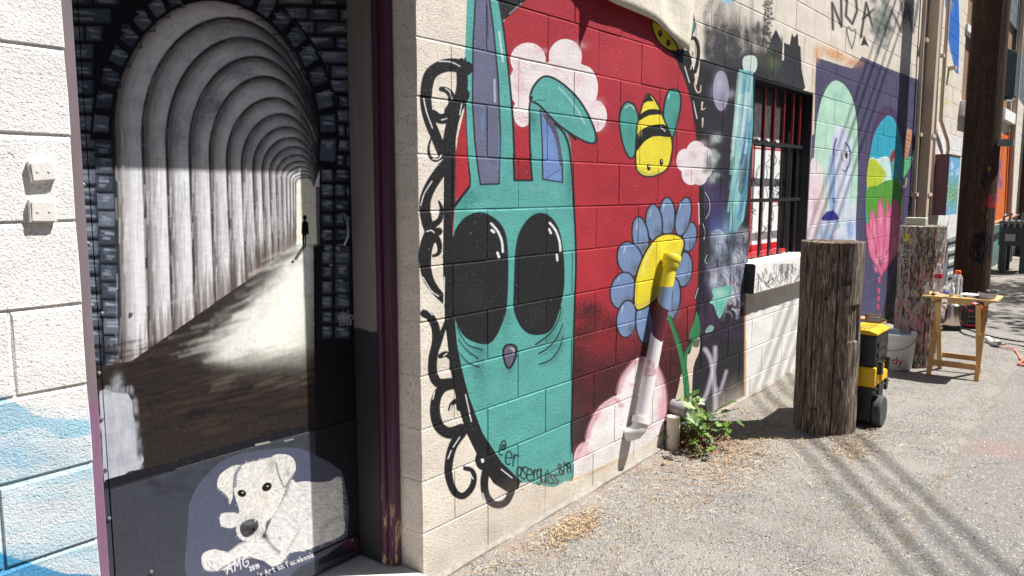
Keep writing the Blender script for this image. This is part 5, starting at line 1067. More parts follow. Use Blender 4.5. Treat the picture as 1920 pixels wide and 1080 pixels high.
# orange corner: rail, cabinet, lantern, far building
M_GREY = plain('weathered_grey_metal', (120, 126, 130), .5, metal=.4, var=.25, vs=6); M_DK = plain('dark_teal_metal', (44, 58, 66), .45, var=.3, vs=10)
X = 16.6; r0 = at_X(1856, 421, 14.6); r1 = at_X(1905, 404, 19.0)
t = thing('hand_rail', 'rusty horizontal rail along the foot of the orange wall', 'rail', tuple(r0)); MB().tube([tuple(r0), tuple(r1)], .03, 8).build('pipe', plain('rust_rail', (200, 128, 88), .6, vs=8), t, smooth=True)
for f in (0.02, .45, .9):
    p = Vector(r0)*(1-f)+Vector(r1)*f; MB().tube([p, (p.x, p.y, -.36)], .03, 8).build('post', M_GREY, t, smooth=True)
cx = 15.8
ca = at_X(1874, 420, cx); cb = at_X(1921, 462, cx)
t = thing('meter_cabinet', 'dark teal utility cabinet on legs at the right edge beside the orange wall', 'cabinet', (cx, float(ca[1]), -.34))
MB().box(cx, cx+.8, float(cb[1])-.1, float(ca[1]), float(cb[2]), float(ca[2])).build('case', M_DK, t, bevel=.02)
MB().box(cx-.02, cx+.85, float(cb[1])-.12, float(ca[1])+.02, float(ca[2]), float(ca[2])+.05).build('lid', M_GREY, t, bevel=.01)
for y in (float(ca[1])-.08, float(cb[1])+.02):
    for x in (cx+.08, cx+.7): MB().box(x-.04, x+.04, y-.04, y+.04, -.37, float(cb[2])).build('leg', M_DK, t)
for k in range(4): y = float(ca[1])-.05-.09*k; MB().tube([(cx-.05, y, float(ca[2])-.05), (cx-.07, y-.02, float(ca[2])+.14+.05*(k % 2)), (cx+.1, y-.02, float(ca[2])+.16)], .02, 8).build('valve_pipe', M_GREY, t, smooth=True)
MB().box(cx-.03, cx-.001, float(ca[1])-.25, float(ca[1])-.1, float(cb[2])+.08, float(cb[2])+.2).build('label_plate', plain('pale_plate', (150, 160, 165), .5), t)
# lantern on the far wall
la = at_Y(1885, 85, -.15); lx = 14.9; p0 = at_X(1884, 88, lx); p1 = at_X(1901, 182, lx)
t = thing('wall_lantern', 'black hooded box lamp fixed high on the far wall right of the utility pole', 'lamp', (lx, float(p0[1]), float(p1[2])))
MB().prism([(float(p0[1]), float(p1[2])), (float(p1[1]), float(p1[2])+.03), (float(p1[1]), float(at_X(1901, 98, lx)[2])), (float(p0[1]), float(p0[2]))], lx, lx+.35, 'x').build('housing', M_DK, t, bevel=.01)
MB().box(lx+.05, lx+.30, float(p1[1])+.02, float(p0[1])-.02, float(p1[2])-.03, float(p1[2])-.002).build('lens', plain('smoked_glass', (40, 42, 46), .1), t)
t_ = MB().bar((lx+.2, float(p0[1])-.02, float(p1[2])+.2), (lx+.2, -.002, float(p1[2])+.2), .05, .05); t_.build('bracket', M_DK, t)
fb = thing('far_building', 'brown boarded building with grey upper wall closing the right edge of the view', 'building', (20.4, -1, -.34))
zc = float(at_X(1912, 205, 20.42)[2]); M_DBR = plain('dark_brown_boards', (92, 66, 58), .7, vs=3, stretch=(1, 1, .3)); M_GB = plain('grey_blue_stucco', (120, 130, 142), .85, var=.25, vs=5, bs=60, bd=.01)
MB().box(20.42, 26, -.55, .19, zc, 7.0).build('upper_wall', M_GB, fb)
MB().box(20.45, 26, -.53, .19, -.6, zc).build('lower_wall', M_DBR, fb)
for k in range(7): MB().box(20.425, 20.449, -.53+.1*k, -.44+.1*k, -.4, zc-.02).build('board', M_DBR, fb)
MB().box(20.40, 20.424, -.30, -.12, zc-1.2, zc-.5).build('window', plain('blue_glass', (60, 120, 190), .15), fb)
MB().box(20.39, 20.424, -.33, -.10, zc-1.32, zc-1.22).build('sill', M_SILLW, fb)
t = vline('drain_pipe', 'thin brown drain pipe down the end of the orange wall', 'drain pipe', [(1905, 0), (1899, 250), (1891, 410)], -.06, .05)
MB().tube([(19.6, -.5, -.34), (19.6, -.5, 1.5)], .03, 8).build('pipe', M_GREY, fb)

# ================================================================= posts
class Cyl(Flat):
    def __init__(s, W, H, base, cx, cy, r, z0, z1):
        super().__init__(W, H, base); s.c = (cx, cy, r, z0, z1); dx, dy = EYE[0]-cx, EYE[1]-cy; s.off = math.atan2(-dy, -dx)
        s.off = math.atan2(-(dy), -(dx))
    def pt(s, px, py):
        cx, cy, r, z0, z1 = s.c; pc = to_px(cx, cy, (z0+z1)/2)
        dep = (cx-EYE[0])*fw[0]+(cy-EYE[1])*fw[1]
        f = max(-.97, min(.97, (px-to_px(cx, cy, 0)[0])/(r*F_PX/dep)))
        X = cx-r*.9; Z = float(at_X(px, py, X)[2]); u = .5+(s.off+math.asin(f))/(2*math.pi)
        return (u*s.W, s.H*(1-(Z-z0)/(z1-z0)))
    def node(s, nt, im):
        cx, cy, r, z0, z1 = s.c; p = position(nt); q = nt.nodes.new('ShaderNodeSeparateXYZ'); nt.links.new(p, q.inputs[0])
        a = mth(nt, 'ARCTAN2', mth(nt, 'SUBTRACT', cy, q.outputs[1]), mth(nt, 'SUBTRACT', cx, q.outputs[0]))
        return img(nt, im, mth(nt, 'ADD', mth(nt, 'MULTIPLY', a, 1/(2*math.pi)), .5), mapc(nt, q.outputs[2], z0, z1))
def wood_post(name, cx, cy, r, z0, z1, mat, seed, nz=120, nt_=240, notches=(), crack=.02, taper=.0, sub='trunk', parent=None):
    rr = np.random.default_rng(seed); th = np.linspace(0, 2*math.pi, nt_, endpoint=False)
    base = 1+.026*np.sin(th*2+rr.random()*6)+.016*np.sin(th*5+rr.random()*6)
    ridg = vnoise(nz+1, nt_, 6, 60, seed)*.018+vnoise(nz+1, nt_, 16, 40, seed+1)*.014
    cr = np.zeros((nz+1, nt_))
    for k in range(15):
        a = rr.random()*2*math.pi; w = .02+rr.random()*.03; za, zb = sorted(rr.random(2)); 
        if k < 5: za, zb = 0 if k % 2 else .3, 1
        for j in range(nz+1):
            t = j/nz
            if za <= t <= zb:
                e = min(1, (t-za)*8+.1, (zb-t)*8+.1); aa = a+.05*math.sin(t*5+k)
                dd = np.abs((th-aa+math.pi) % (2*math.pi)-math.pi); cr[j] = np.maximum(cr[j], e*np.clip(1-dd/w, 0, 1)*(.5+.5*rr.random() if False else .8))
    R = r*(base[None, :]-ridg)-crack*r*5*cr*.12*8*.12*2
    vs = []
    for j in range(nz+1):
        t = j/nz; z = z0+(z1-z0)*t; tp = 1-taper*t+(.012*math.sin(t*7+seed)+.008*math.sin(t*17+seed) if z1 < 3 else 0)
        for i in range(nt_):
            q = R[j, i]*tp
            for (a0, a1, zz0, zz1, dep) in notches:
                aa = (th[i]-math.pi+math.pi) % (2*math.pi)-math.pi
                if a0 < th[i] < a1 and zz0 < z < zz1: q -= dep
            vs.append((cx+q*math.cos(th[i]), cy+q*math.sin(th[i]), z+(.002*rr.normal() if j == nz else 0)))
    fs = [(j*nt_+i, j*nt_+(i+1) % nt_, (j+1)*nt_+(i+1) % nt_, (j+1)*nt_+i) for j in range(nz) for i in range(nt_)]
    o = nz*nt_; c = len(vs)
    for q, dz in ((.7, .004), (.35, -.004)):
        for i in range(nt_): vs.append((cx+(vs[o+i][0]-cx)*q, cy+(vs[o+i][1]-cy)*q, z1+dz*rr.random()*2))
    k1 = c; k2 = c+nt_
    fs += [(o+i, o+(i+1) % nt_, k1+(i+1) % nt_, k1+i) for i in range(nt_)]+[(k1+i, k1+(i+1) % nt_, k2+(i+1) % nt_, k2+i) for i in range(nt_)]+[tuple(k2+i for i in range(nt_))]
    mb = MB(); mb.add(vs, fs); return mb
def wood_mat(name, dark, mid, light, print_=None, bd=.006):
    m, nt, b = nmat(name); p = position(nt)
    v = scalev(nt, p, (26, 26, 1.6)); n = noise(nt, v, 1.6, 8, .72); v2 = scalev(nt, p, (70, 70, 6)); n2 = noise(nt, v2, 1.4, 5, .7); v3 = scalev(nt, p, (40, 40, 14)); n3 = noise(nt, v3, 1.2, 4, .6)
    c = mixc(nt, mapr(nt, n, .36, .56), lin(dark), lin(mid)); c = mixc(nt, mapr(nt, n2, .52, .72), c, lin(light)); c = mixc(nt, mapr(nt, n3, .63, .68, 0, .8), c, lin((24, 18, 15)))
    if print_:
        pc = print_[0].node(nt, print_[1]); c = mixc(nt, mapr(nt, mth(nt, 'ADD', mth(nt, 'MULTIPLY', n, .6), mth(nt, 'MULTIPLY', n3, .4)), print_[2], print_[2]+.03, 1, 0) if print_[2] else 1.0, c, pc)
    nt.links.new(c, b.inputs['Base Color']); b.inputs['Roughness'].default_value = .85; b.inputs['Specular IOR Level'].default_value = .2
    h = mth(nt, 'ADD', n, mth(nt, 'MULTIPLY', n2, .35)); h = mth(nt, 'ADD', h, mth(nt, 'MULTIPLY', mapr(nt, n3, .63, .68), -.5)); bump(nt, b, h, bd); return m
M_POST = wood_mat('weathered_post', (60, 50, 44), (132, 115, 102), (226, 216, 202), bd=.018)
vd = math.atan2(EYE[1]+.63, EYE[0]-4.91) % (2*math.pi)
PC = (4.90, -.612); PR = .180
d0 = vd
nts = [(d0+.36, d0+.66, .54, .782, .022), (d0+.62, d0+1.2, .20, .42, .014), (d0+.22, d0+.60, -.02, .22, .008), (d0+.20, d0+.225, -.45, .79, .022), (d0-.52, d0-.50, .0, .79, .014), (d0-.25, d0-.235, .3, .79, .012)]
p = wood_post('wooden_bollard', *PC, PR, -.45, .785, M_POST, 31, notches=nts)
o = p.build('wooden_bollard', M_POST, smooth=True); tag(o, 'thick weathered brown timber bollard standing in front of the black tool box', 'bollard', 'sawn-off timber posts along the wall')
c2 = Cyl(1100, 1150, (176, 166, 156), 7.12, -.67, .168, -.40, .80)
cols = [(30, 30, 34), (190, 90, 110), (60, 90, 150), (226, 150, 160), (210, 60, 60), (220, 200, 90), (90, 150, 110), (245, 240, 236), (120, 60, 90), (40, 40, 46)]
for k in range(900):
    x = rng.random()*1100; y = rng.random()*1150; cc_ = cols[rng.integers(10)]
    if y > 500 and rng.random() < .4: cc_ = (206, 130, 146)
    F_ = [(x, y)]
    for q in range(rng.integers(2, 6)): F_.append((F_[-1][0]+rng.normal()*11, F_[-1][1]+rng.normal()*20))
    c2.stroke(F_, 2+rng.random()*6, cc_, 3, .85)
for k in range(26): x = 560+rng.normal()*80; y = 620+rng.random()*300; c2.blob(x, y, 16, 46, (208, 136, 150), .8)
for k in range(900): x = rng.random()*1100; y = rng.random()*1150; c2.stroke([(x, y), (x+rng.normal()*2, y+8+rng.random()*40)], 1.5+rng.random()*4, (30, 28, 30), alpha=.8)
for k in range(240): x = rng.random()*1100; y = rng.random()*1150; c2.ell(x, y, 3+rng.random()*6, 3+rng.random()*7, cols[rng.integers(10)], n=8, alpha=.9)
q = c2.pt(1692, 445); c2.ell(q[0], q[1], 26, 30, (222, 214, 60))
q = c2.pt(1695, 505); c2.text('Calle', q[0], q[1], 52, (30, 30, 34), 7, -1.45, .95)
for i, (x, y) in enumerate([(1698, 520), (1708, 522), (1718, 520), (1728, 518), (1738, 524)]): q = c2.pt(x, y); c2.stroke([(q[0], q[1]-22), (q[0]-8, q[1]+6), (q[0]+12, q[1]+16)], 6, (200, 50, 80), 3)
c2.poly([(0, 1040), (1100, 1030), (1100, 1150), (0, 1150)], (30, 28, 30), alpha=.0)
IM_P2 = c2.image('post_paint')
M_POST2 = wood_mat('painted_post', (44, 36, 34), (96, 84, 76), (150, 140, 130), (c2, IM_P2, .505), .012)
o = wood_post('wooden_bollard', 7.12, -.67, .168, -.42, .80, M_POST2, 57).build('wooden_bollard', M_POST2, smooth=True)
tag(o, 'timber bollard covered in splashed and dripped paint beside the folding table', 'bollard', 'sawn-off timber posts along the wall')
q = at_Z(1718, 418, .80); t = MB().box(7.06, 7.16, -.70, -.545, .80, .868).build('masonry_cap', plain('pale_green_tin', (196, 196, 172), .5, var=.05), bevel=.01)
o = t; o.name = 'tin_box'; tag(o, 'small pale green tin resting on the paint-splashed bollard', 'tin')
PX0, PY0, PRR = 9.86, -.66, .178
c3 = Cyl(1100, 1400, (70, 52, 44), PX0, PY0, PRR, -.4, 1.6)
pb = c3.pt
for k in range(60): x = rng.random()*1100; y = rng.random()*1400; c3.stroke([(x, y), (x+rng.normal()*3, y+60+rng.random()*120)], 3+rng.random()*8, [(96, 76, 62), (50, 38, 34), (110, 92, 78)][k % 3], alpha=.5, soft=2)
q = pb(1829, 337); c3.ell(q[0], q[1], 34, 60, (28, 30, 34)); q = pb(1836, 317); c3.ell(q[0], q[1], 10, 16, (190, 180, 50))
c3.poly([pb(1822, 388), pb(1838, 366), pb(1851, 363), pb(1853, 390)], (170, 44, 54)); c3.poly([pb(1818, 440), pb(1846, 440), pb(1846, 488), pb(1816, 488)], (26, 28, 34), 3); q = pb(1838, 405); c3.ell(q[0], q[1], 10, 20, (150, 120, 50))
IM_P3 = c3.image('pole_paint')
M_POLE = wood_mat('utility_pole_wood', (46, 36, 32), (84, 64, 52), (120, 98, 82), (c3, IM_P3, .50), .008)
up_ = thing('utility_pole', 'tall dark brown timber utility pole with a red painted triangle behind the table', 'utility pole', (PX0, PY0, -.34))
wood_post('shaft', PX0, PY0, PRR, -.45, 9.0, M_POLE, 77, nz=180, taper=.12).build('shaft', M_POLE, up_, smooth=True)
MB().box(PX0-.15, PX0-.06, PY0-1.2, PY0+1.2, 8.1, 8.22).build('crossarm', M_POST, up_)
for y in (-1.1, -.5, .5, 1.1): MB().lathe([(.03, 0), (.05, .03), (.03, .06), (.05, .09), (.02, .14), (0, .14)], (PX0-.1, PY0+y, 8.22), 12).build('insulator', M_GREY, up_, smooth=True)
MB().box(PX0-.08, PX0+.10, PY0-.30, PY0-.16, 1.55, 1.62).build('step_bolt', M_GREY, up_)

# ================================================================= overhead cables (their shadows cross the ground and wall)
M_CAB = plain('black_cable', (30, 30, 32), .6)
dd = Vector((1, .737, 0))
CL = ['outermost of the overhead cables, nearest the camera', 'second overhead cable from the camera side', 'third overhead cable from the camera side', 'innermost overhead cable, farthest from the camera']
for i, b0 in enumerate((-4.365, -4.208, -4.016, -3.861)):
    zc = 7.0; tt = (zc+.4)/2.4
    xw = (tt-b0)/.737+.95*tt                      # where it passes over the wall line
    a_ = Vector((xw, 0, zc))+dd*9; e_ = Vector((xw, 0, zc))-dd*17
    t = MB().tube([a_+(e_-a_)*k/20 for k in range(21)], (.015, .012, .016, .011)[i], 8).build('overhead_cable', M_CAB, smooth=True)
    tag(t, CL[i], 'cable', 'overhead cables crossing above the alley')

# ================================================================= tool box stack
TX0, TX1, TY0, TY1 = 5.02, 5.34, -.875, -.50
M_TB = plain('black_tool_plastic', (44, 45, 48), .5, var=.35, vs=9, bs=300, bd=.0005); M_YL = plain('yellow_tool_plastic', (246, 194, 30), .45, var=.12, vs=22, bs=200, bd=.0004); M_RUB = plain('grey_rubber', (70, 72, 74), .7, var=.1)
zt_ = float(at_X(1640, 619, TX0+.05)[2]); z3 = float(at_X(1640, 690, TX0)[2]); z2 = float(at_X(1640, 729, TX0)[2]); gzz = gz(5.1)
tb = thing('rolling_toolbox', 'black and yellow stacked tool box on wheels behind the brown bollard', 'tool box', (5.18, -.69, gzz))
MB().box(TX0+.02, TX1-.01, TY0+.03, TY1-.02, gzz+.03, z2-.003).build('base_bin', M_TB, tb, bevel=.012)
MB().box(TX0+.004, TX1, TY0+.012, TY1, z2, z3-.003).build('middle_drawer', M_YL, tb, bevel=.01)
MB().box(TX0+.0, TX1-.0, TY0, TY1, z2-.014, z2-.001).build('drawer_rim', M_TB, tb, bevel=.004)
MB().box(TX0+.012, TX1-.008, TY0+.018, TY1-.01, z3, zt_-.028).build('top_box', M_TB, tb, bevel=.014)
for zz_ in (z3+.05, z3+.11): MB().box(TX0+.05, TX1-.05, TY0+.010, TY0+.017, zz_, zz_+.035).build('side_rib', M_TB, tb, bevel=.003)
lid = MB().prism([(TY0+.012, zt_-.027), (TY1-.004, zt_-.027), (TY1-.004, zt_-.012), (TY1-.05, zt_), (TY0+.06, zt_), (TY0+.012, zt_-.014)], TX0+.006, TX1-.004, 'x').build('lid', M_YL, tb, bevel=.004)
MB().box(TX0+.02, TX1-.03, TY1-.2, TY1-.055, zt_+.0005, zt_+.004).build('lid_sticker', plain('mauve_sticker', (150, 92, 150), .5), tb)
for k in range(4): MB().box(TX0+.05, TX1-.09, TY0+.075+k*.022, TY0+.083+k*.022, zt_+.0004, zt_+.0012).build('print_line', M_TB, tb)
for x in (TX0+.05, TX1-.09):
    MB().box(x, x+.045, TY0-.012, TY0+.013, z3-.05, z3+.03).build('latch', M_TB, tb, bevel=.004)
    MB().box(x, x+.04, TY0-.004, TY0+.014, z2-.05, z2+.02).build('latch', M_TB, tb, bevel=.004)
MB().box(TX0+.11, TX1-.1, TY0-.003, TY0+.013, z2+.03, z3-.04).build('drawer_grip', M_YL, tb, bevel=.004)
for x, y in ((TX0+.10, TY0+.0), (TX0+.10, TY1-.03)):
    w = thing('w', '', '', (x, y, gzz+.095)); w.name = 'wheel'; del w['label']; del w['category']; w.parent = tb; w.matrix_parent_inverse = Matrix.Translation(-tb.location)
    tyre = MB().lathe([(.062, -.026), (.088, -.026), (.095, -.018), (.095, .018), (.088, .026), (.062, .026)], n=32, axis=(0, 1, 0)).build('tyre', M_RUB, smooth=True); tyre.parent = w
    hub = MB().lathe([(0, -.024), (.014, -.027), (.02, -.02), (.05, -.016), (.0615, -.025), (.0615, .02), (0, .02)], n=28, axis=(0, 1, 0)).build('hub', M_TB, smooth=True); hub.parent = w
    for q in range(6): a1_ = q*math.pi/3; sp_ = MB().bar((.02*math.cos(a1_), -.021, .02*math.sin(a1_)), (.06*math.cos(a1_), -.023, .06*math.sin(a1_)), .012, .008, (0, 1, 0)).build('spoke', M_RUB); sp_.parent = w

# ================================================================= cardboard box
kx = 5.75; k0 = at_X(1622, 588, kx); k1 = at_X(1652, 608, kx)
M_CB = plain('cardboard', (178, 142, 100), .85, var=.08, vs=30, bs=60)
cb_ = thing('cardboard_box', 'open brown cardboard box with a printed white label behind the tool box', 'box', (kx+.2, -.4, gz(6)))
ya, yb_ = float(k0[1]), float(k1[1]); zt2 = float(k0[2]); zb = gz(5.9)+.002
MB().box(kx, kx+.006, yb_, ya, zb, zt2).build('side_panel', M_CB, cb_); MB().box(kx+.14, kx+.146, yb_, ya, zb, zt2-.05).build('side_panel', M_CB, cb_)
MB().box(kx+.0062, kx+.1398, yb_, yb_+.005, zb, zt2-.06).build('side_panel', M_CB, cb_); MB().box(kx+.0062, kx+.1398, ya-.005, ya, zb, zt2-.04).build('side_panel', M_CB, cb_)
MB().prism([(kx+.007, zt2-.04), (kx+.14, zt2-.04), (kx+.14, zt2-.046), (kx+.007, zt2-.05)], ya, ya+.12, 'y').build('flap', M_CB, cb_)
F = Flat(160, 80, (236, 236, 236))
for k in range(22): x = 8+k*6.6; F.stroke([(x, 30), (x, 72)], 1.5+rng.random()*3.4, (30, 30, 30))
F.stroke([(8, 10), (120, 10)], 4, (60, 60, 60)); F.stroke([(8, 20), (90, 20)], 4, (60, 60, 60)); IM_CB = F.image('box_label_print')
la0 = at_X(1629, 591, kx-.001); la1 = at_X(1650, 603, kx-.001)
m, nt, b = nmat('box_label'); pz = position(nt); s = nt.nodes.new('ShaderNodeSeparateXYZ'); nt.links.new(pz, s.inputs[0])
nt.links.new(img(nt, IM_CB, mapc(nt, s.outputs[1], float(la0[1]), float(la1[1])), mapc(nt, s.outputs[2], float(la1[2]), float(la0[2]))), b.inputs['Base Color'])
MB().box(kx-.0012, kx-.0002, float(la1[1]), float(la0[1]), float(la1[2]), float(la0[2])).build('label', m, cb_)

# ================================================================= bucket
bx_, by_, br = 6.84, -.575, .150
bzb = gz(6.8)+.004; bzt = bzb+.29
c4 = Cyl(1000, 400, (232, 232, 234), bx_, by_, br, bzb, bzt)
q = c4.pt(1659, 680); q2 = c4.pt(1680, 680); sc = (q2[0]-q[0])/21*13
c4.text('ardy', q[0]-sc*.2, q[1], sc*1.25, (170, 34, 44), sc*.16, 0, .78)
IM_BK = c4.image('bucket_print')
m, nt, b = nmat('bucket_plastic'); c = c4.node(nt, IM_BK); pz = position(nt)
nt.links.new(mixc(nt, mapr(nt, noise(nt, scalev(nt, pz, (9, 9, 3)), 2, 5), .60, .66, 0, .5), c, lin((176, 190, 200))), b.inputs['Base Color']); b.inputs['Roughness'].default_value = .4; M_BK = m
bk = thing('paint_bucket', 'white plastic bucket with red lettering and pale blue paint inside', 'bucket', (bx_, by_, bzb))
MB().lathe([(0, 0), (.128, 0), (.131, .004), (.150, .24), (.1505, .242), (.156, .242), (.156, .248), (.152, .249), (.1525, .275), (.157, .276), (.158, .29), (.150, .29), (.1495, .26), (.128, .012), (0, .012)], (bx_, by_, bzb), 40).build('pail', M_BK, bk, smooth=True)
MB().lathe([(.1288, .02), (.148, .25), (.1478, .266)], (bx_, by_, bzb), 36).build('paint_film', plain('pale_blue_paint', (142, 186, 210), .35, vs=20, var=.2), bk, smooth=True)
MB().lathe([(0, .10), (.1335, .10)], (bx_, by_, bzb), 36).build('paint', plain('wet_blue_paint', (130, 178, 206), .12), bk)
hp = [(bx_-.157*math.cos(a_)*.35-.14*math.sin(a_), by_-.157*math.cos(a_), bzb+.335-.17*math.sin(a_)) for a_ in np.linspace(0, math.pi, 15)]
hp = [(bx_-.158*math.sin(a_)-.004, by_-.158*math.cos(a_), bzb+.26-.10*math.sin(a_)) for a_ in np.linspace(0, math.pi, 17)]
MB().tube(hp, .0025, 6).build('wire_handle', M_GREY, bk, smooth=True)

# ================================================================= folding table and what stands on it
M_PINE = plain('pine_wood', (222, 182, 122), .5, var=.12, vs=3, stretch=(14, 2, 14), bs=20); M_PIN2 = plain('darker_pine', (196, 150, 96), .55, var=.15, vs=3, stretch=(10, 10, 2))
TZ = .285; gt = -.342
tx0, tx1, ty0, ty1 = 6.70, 7.05, -1.275, -.775
ft = thing('folding_table', 'small pale pine folding table with crossed legs standing in the alley', 'table', (6.88, -1.02, gt))
for k in range(3): MB().box(tx0+(tx1-tx0)*k/3+.002, tx0+(tx1-tx0)*(k+1)/3-.002, ty0, ty1, TZ-.016, TZ).build('top_slat', M_PINE, ft, bevel=.003)
MB().box(tx0+.03, tx1-.03, ty0+.06, ty0+.085, TZ-.045, TZ-.017).build('batten', M_PINE, ft); MB().box(tx0+.03, tx1-.03, ty1-.085, ty1-.06, TZ-.045, TZ-.017).build('batten', M_PINE, ft)
MB().box(tx0+.012, tx0+.03, -1.11, -.95, TZ-.05, TZ-.017).build('clip_block', M_PINE, ft, bevel=.004)
for y, yi in ((-1.175, 0), (-.85, 1)):
    s_ = -1 if yi == 0 else 1
    MB().bar((6.745, y, gt), (7.0, y+.004, TZ-.046), .022, .034, (0, 1, 0)).build('leg', M_PIN2, ft, bevel=.002)
    MB().bar((7.05, y-s_*.026, gt), (6.76, y-s_*.026, TZ-.046), .022, .034, (0, 1, 0)).build('leg', M_PINE, ft, bevel=.002)
MB().bar((6.768, -1.166, gt+.10), (6.768, -.859, gt+.10), .014, .045).build('stretcher', M_PIN2, ft); MB().bar((7.02, -1.138, gt+.12), (7.02, -.886, gt+.12), .014, .04).build('stretcher', M_PIN2, ft)
def clear(name, col=(235, 240, 245), rough=.05):
    m, nt, b = nmat(name); b.inputs['Base Color'].default_value = (*lin(col, 1), 1); b.inputs['Roughness'].default_value = rough; b.inputs['Transmission Weight'].default_value = .82; b.inputs['IOR'].default_value = 1.2; return m
M_PET = clear('clear_plastic'); M_WHT = plain('white_plastic', (242, 242, 242), .4, var=.03); M_ORG = plain('orange_plastic', (240, 100, 40), .4, var=.04)
def on_table(px, py): q = at_Z(px, py, TZ); return float(q[0]), float(min(max(q[1], ty0+.03), ty1-.03))
def bottle(label, px, py, prof, cap, capmat, lab=None, labm=None, body=M_PET, ax=6.83):
    q = at_X(px, py, ax); x, y = ax, float(q[1]); t = thing('bottle', label, 'bottle', (x, y, TZ+.0008))
    MB().lathe(prof, (x, y, TZ+.0008), 24).build('body', body, t, smooth=True); MB().lathe(cap, (x, y, TZ+.0008), 20).build('cap', capmat, t, smooth=True)
    if lab: MB().lathe(lab, (x, y, TZ+.0008), 24).build('paper_label', labm, t, smooth=True)
    return t
F = Flat(64, 16, (196, 60, 90)); 
m1, nt, b = nmat('red_yellow_label'); s = nt.nodes.new('ShaderNodeSeparateXYZ'); nt.links.new(position(nt), s.inputs[0]); nt.links.new(mixc(nt, mth(nt, 'GREATER_THAN', s.outputs[1], -.835), lin((190, 50, 84)), lin((240, 150, 60))), b.inputs['Base Color'])
bottle('tall clear water bottle with a red and orange label on the folding table', 1757, 548, [(.0, 0), (.032, 0), (.034, .006), (.034, .05), (.032, .055), (.034, .06), (.034, .10), (.034, .155), (.028, .185), (.014, .212), (.013, .222), (0, .222)],
       [(.0135, .2205), (.0145, .2205), (.0145, .236), (0, .237)], M_WHT, [(.0346, .125), (.0346, .16)], m1)
bottle('clear sports drink bottle with a bright orange cap on the folding table', 1793, 553, [(0, 0), (.036, 0), (.038, .006), (.038, .05), (.035, .065), (.038, .08), (.038, .12), (.032, .145), (.021, .158), (.020, .166), (0, .166)],
       [(.0205, .1605), (.0225, .1605), (.0225, .185), (.02, .188), (0, .188)], M_ORG, ax=6.9)
bottle('small white squeeze bottle beside the tall clear water bottle', 1738, 553, [(0, 0), (.016, 0), (.017, .004), (.017, .062), (.010, .075), (0, .075)], [(.008, .0755), (.007, .095), (0, .096)], M_WHT, body=plain('frosted_plastic', (216, 214, 206), .4), ax=6.78)
bottle('small white dropper bottle in front of the orange capped bottle', 1784, 556, [(0, 0), (.017, 0), (.018, .004), (.018, .062), (.012, .072), (0, .072)], [(.011, .0725), (.0105, .098), (.006, .104), (0, .104)], M_WHT, body=plain('milky_plastic', (232, 234, 238), .35), ax=6.75)
x = 6.84; y = float(at_X(1822, 552, x)[1])
tag(MB().lathe([(0, .004), (.055, .004), (.075, .016), (.077, .018), (.074, .014), (.055, 0), (0, 0)], (x, y, TZ+.001), 36).build('paint_plate', plain('paint_smeared_plate', (226, 228, 236), .4, var=.2, vs=26), smooth=True), 'white paper plate smeared with dark paint on the folding table', 'plate')
y2 = float(at_X(1851, 560, 6.80)[1]); y2 = max(y2, ty0+.07)
t = thing('food_tub', 'clear shallow tub with a black lid at the right end of the table', 'container', (6.80, y2, TZ+.001))
MB().lathe([(0, 0), (.055, 0), (.062, .045), (.060, .045), (.053, .003), (0, .003)], (6.80, y2, TZ+.001), 30).build('tub', plain('cloudy_tub_plastic', (200, 200, 222), .2, var=.06), t, smooth=True)
MB().lathe([(0, .056), (.04, .055), (.066, .050), (.068, .047), (.064, .0455), (0, .0455)], (6.80, y2, TZ+.001), 30).build('lid', plain('glossy_black_lid', (26, 26, 30), .15), t, smooth=True)
MB().lathe([(0, .063), (.01, .062), (.012, .0565)], (6.80, y2, TZ+.001), 16).build('knob', plain('lid_knob', (220, 220, 225), .2), t, smooth=True)
def small(name, lb, cat, mb, mat): return tag(mb.build(name, mat, smooth=True), lb, cat)
yy = float(at_X(1750, 556, 6.74)[1]); small('paint_pot', 'tiny dark purple paint pot at the front edge of the table', 'paint pot', MB().lathe([(0, 0), (.014, 0), (.014, .016), (.011, .017), (0, .017)], (6.735, yy, TZ+.001), 18), plain('purple_pot', (84, 40, 66), .3))
yy = float(at_X(1763, 552, 6.80)[1]); small('paint_palette', 'small pink smeared palette lying near the left end of the table', 'palette', MB().lathe([(0, 0), (.03, 0), (.032, .004), (0, .005)], (6.80, yy, TZ+.001), 20), plain('pink_palette', (236, 196, 208), .5, var=.2, vs=60))
yy = float(at_X(1773, 546, 6.90)[1]); small('blue_lid', 'blue plastic lid lying between the two drink bottles', 'lid', MB().lathe([(0, 0), (.028, 0), (.028, .01), (.025, .012), (0, .012)], (6.93, yy, TZ+.001), 20), plain('blue_cap', (44, 60, 170), .3))
def yat(px, X): return float(at_X(px, 555, X)[1])
for i, (a_, e_, col, lb) in enumerate([((6.73, 1800), (6.84, 1815), (88, 190, 180), 'teal handled brush lying on the front of the table'), ((6.75, 1792), (6.80, 1830), (150, 120, 90), 'brown handled brush lying across the table'), ((6.79, 1805), (6.74, 1832), (226, 226, 230), 'white handled brush lying beside the plate')]):
    pa = (a_[0], yat(a_[1], a_[0]), TZ+.006); pb_ = (e_[0], max(yat(e_[1], e_[0]), ty0+.02), TZ+.008); t = thing('paint_brush', lb, 'brush', pa)
    pm = tuple(pa[k]*.3+pb_[k]*.7 for k in range(3)); MB().tube([pa, pm], .004, 8).build('handle', plain('brush_handle', col, .4), t, smooth=True); MB().bar(pm, pb_, .012, .005).build('bristles', M_POST, t)
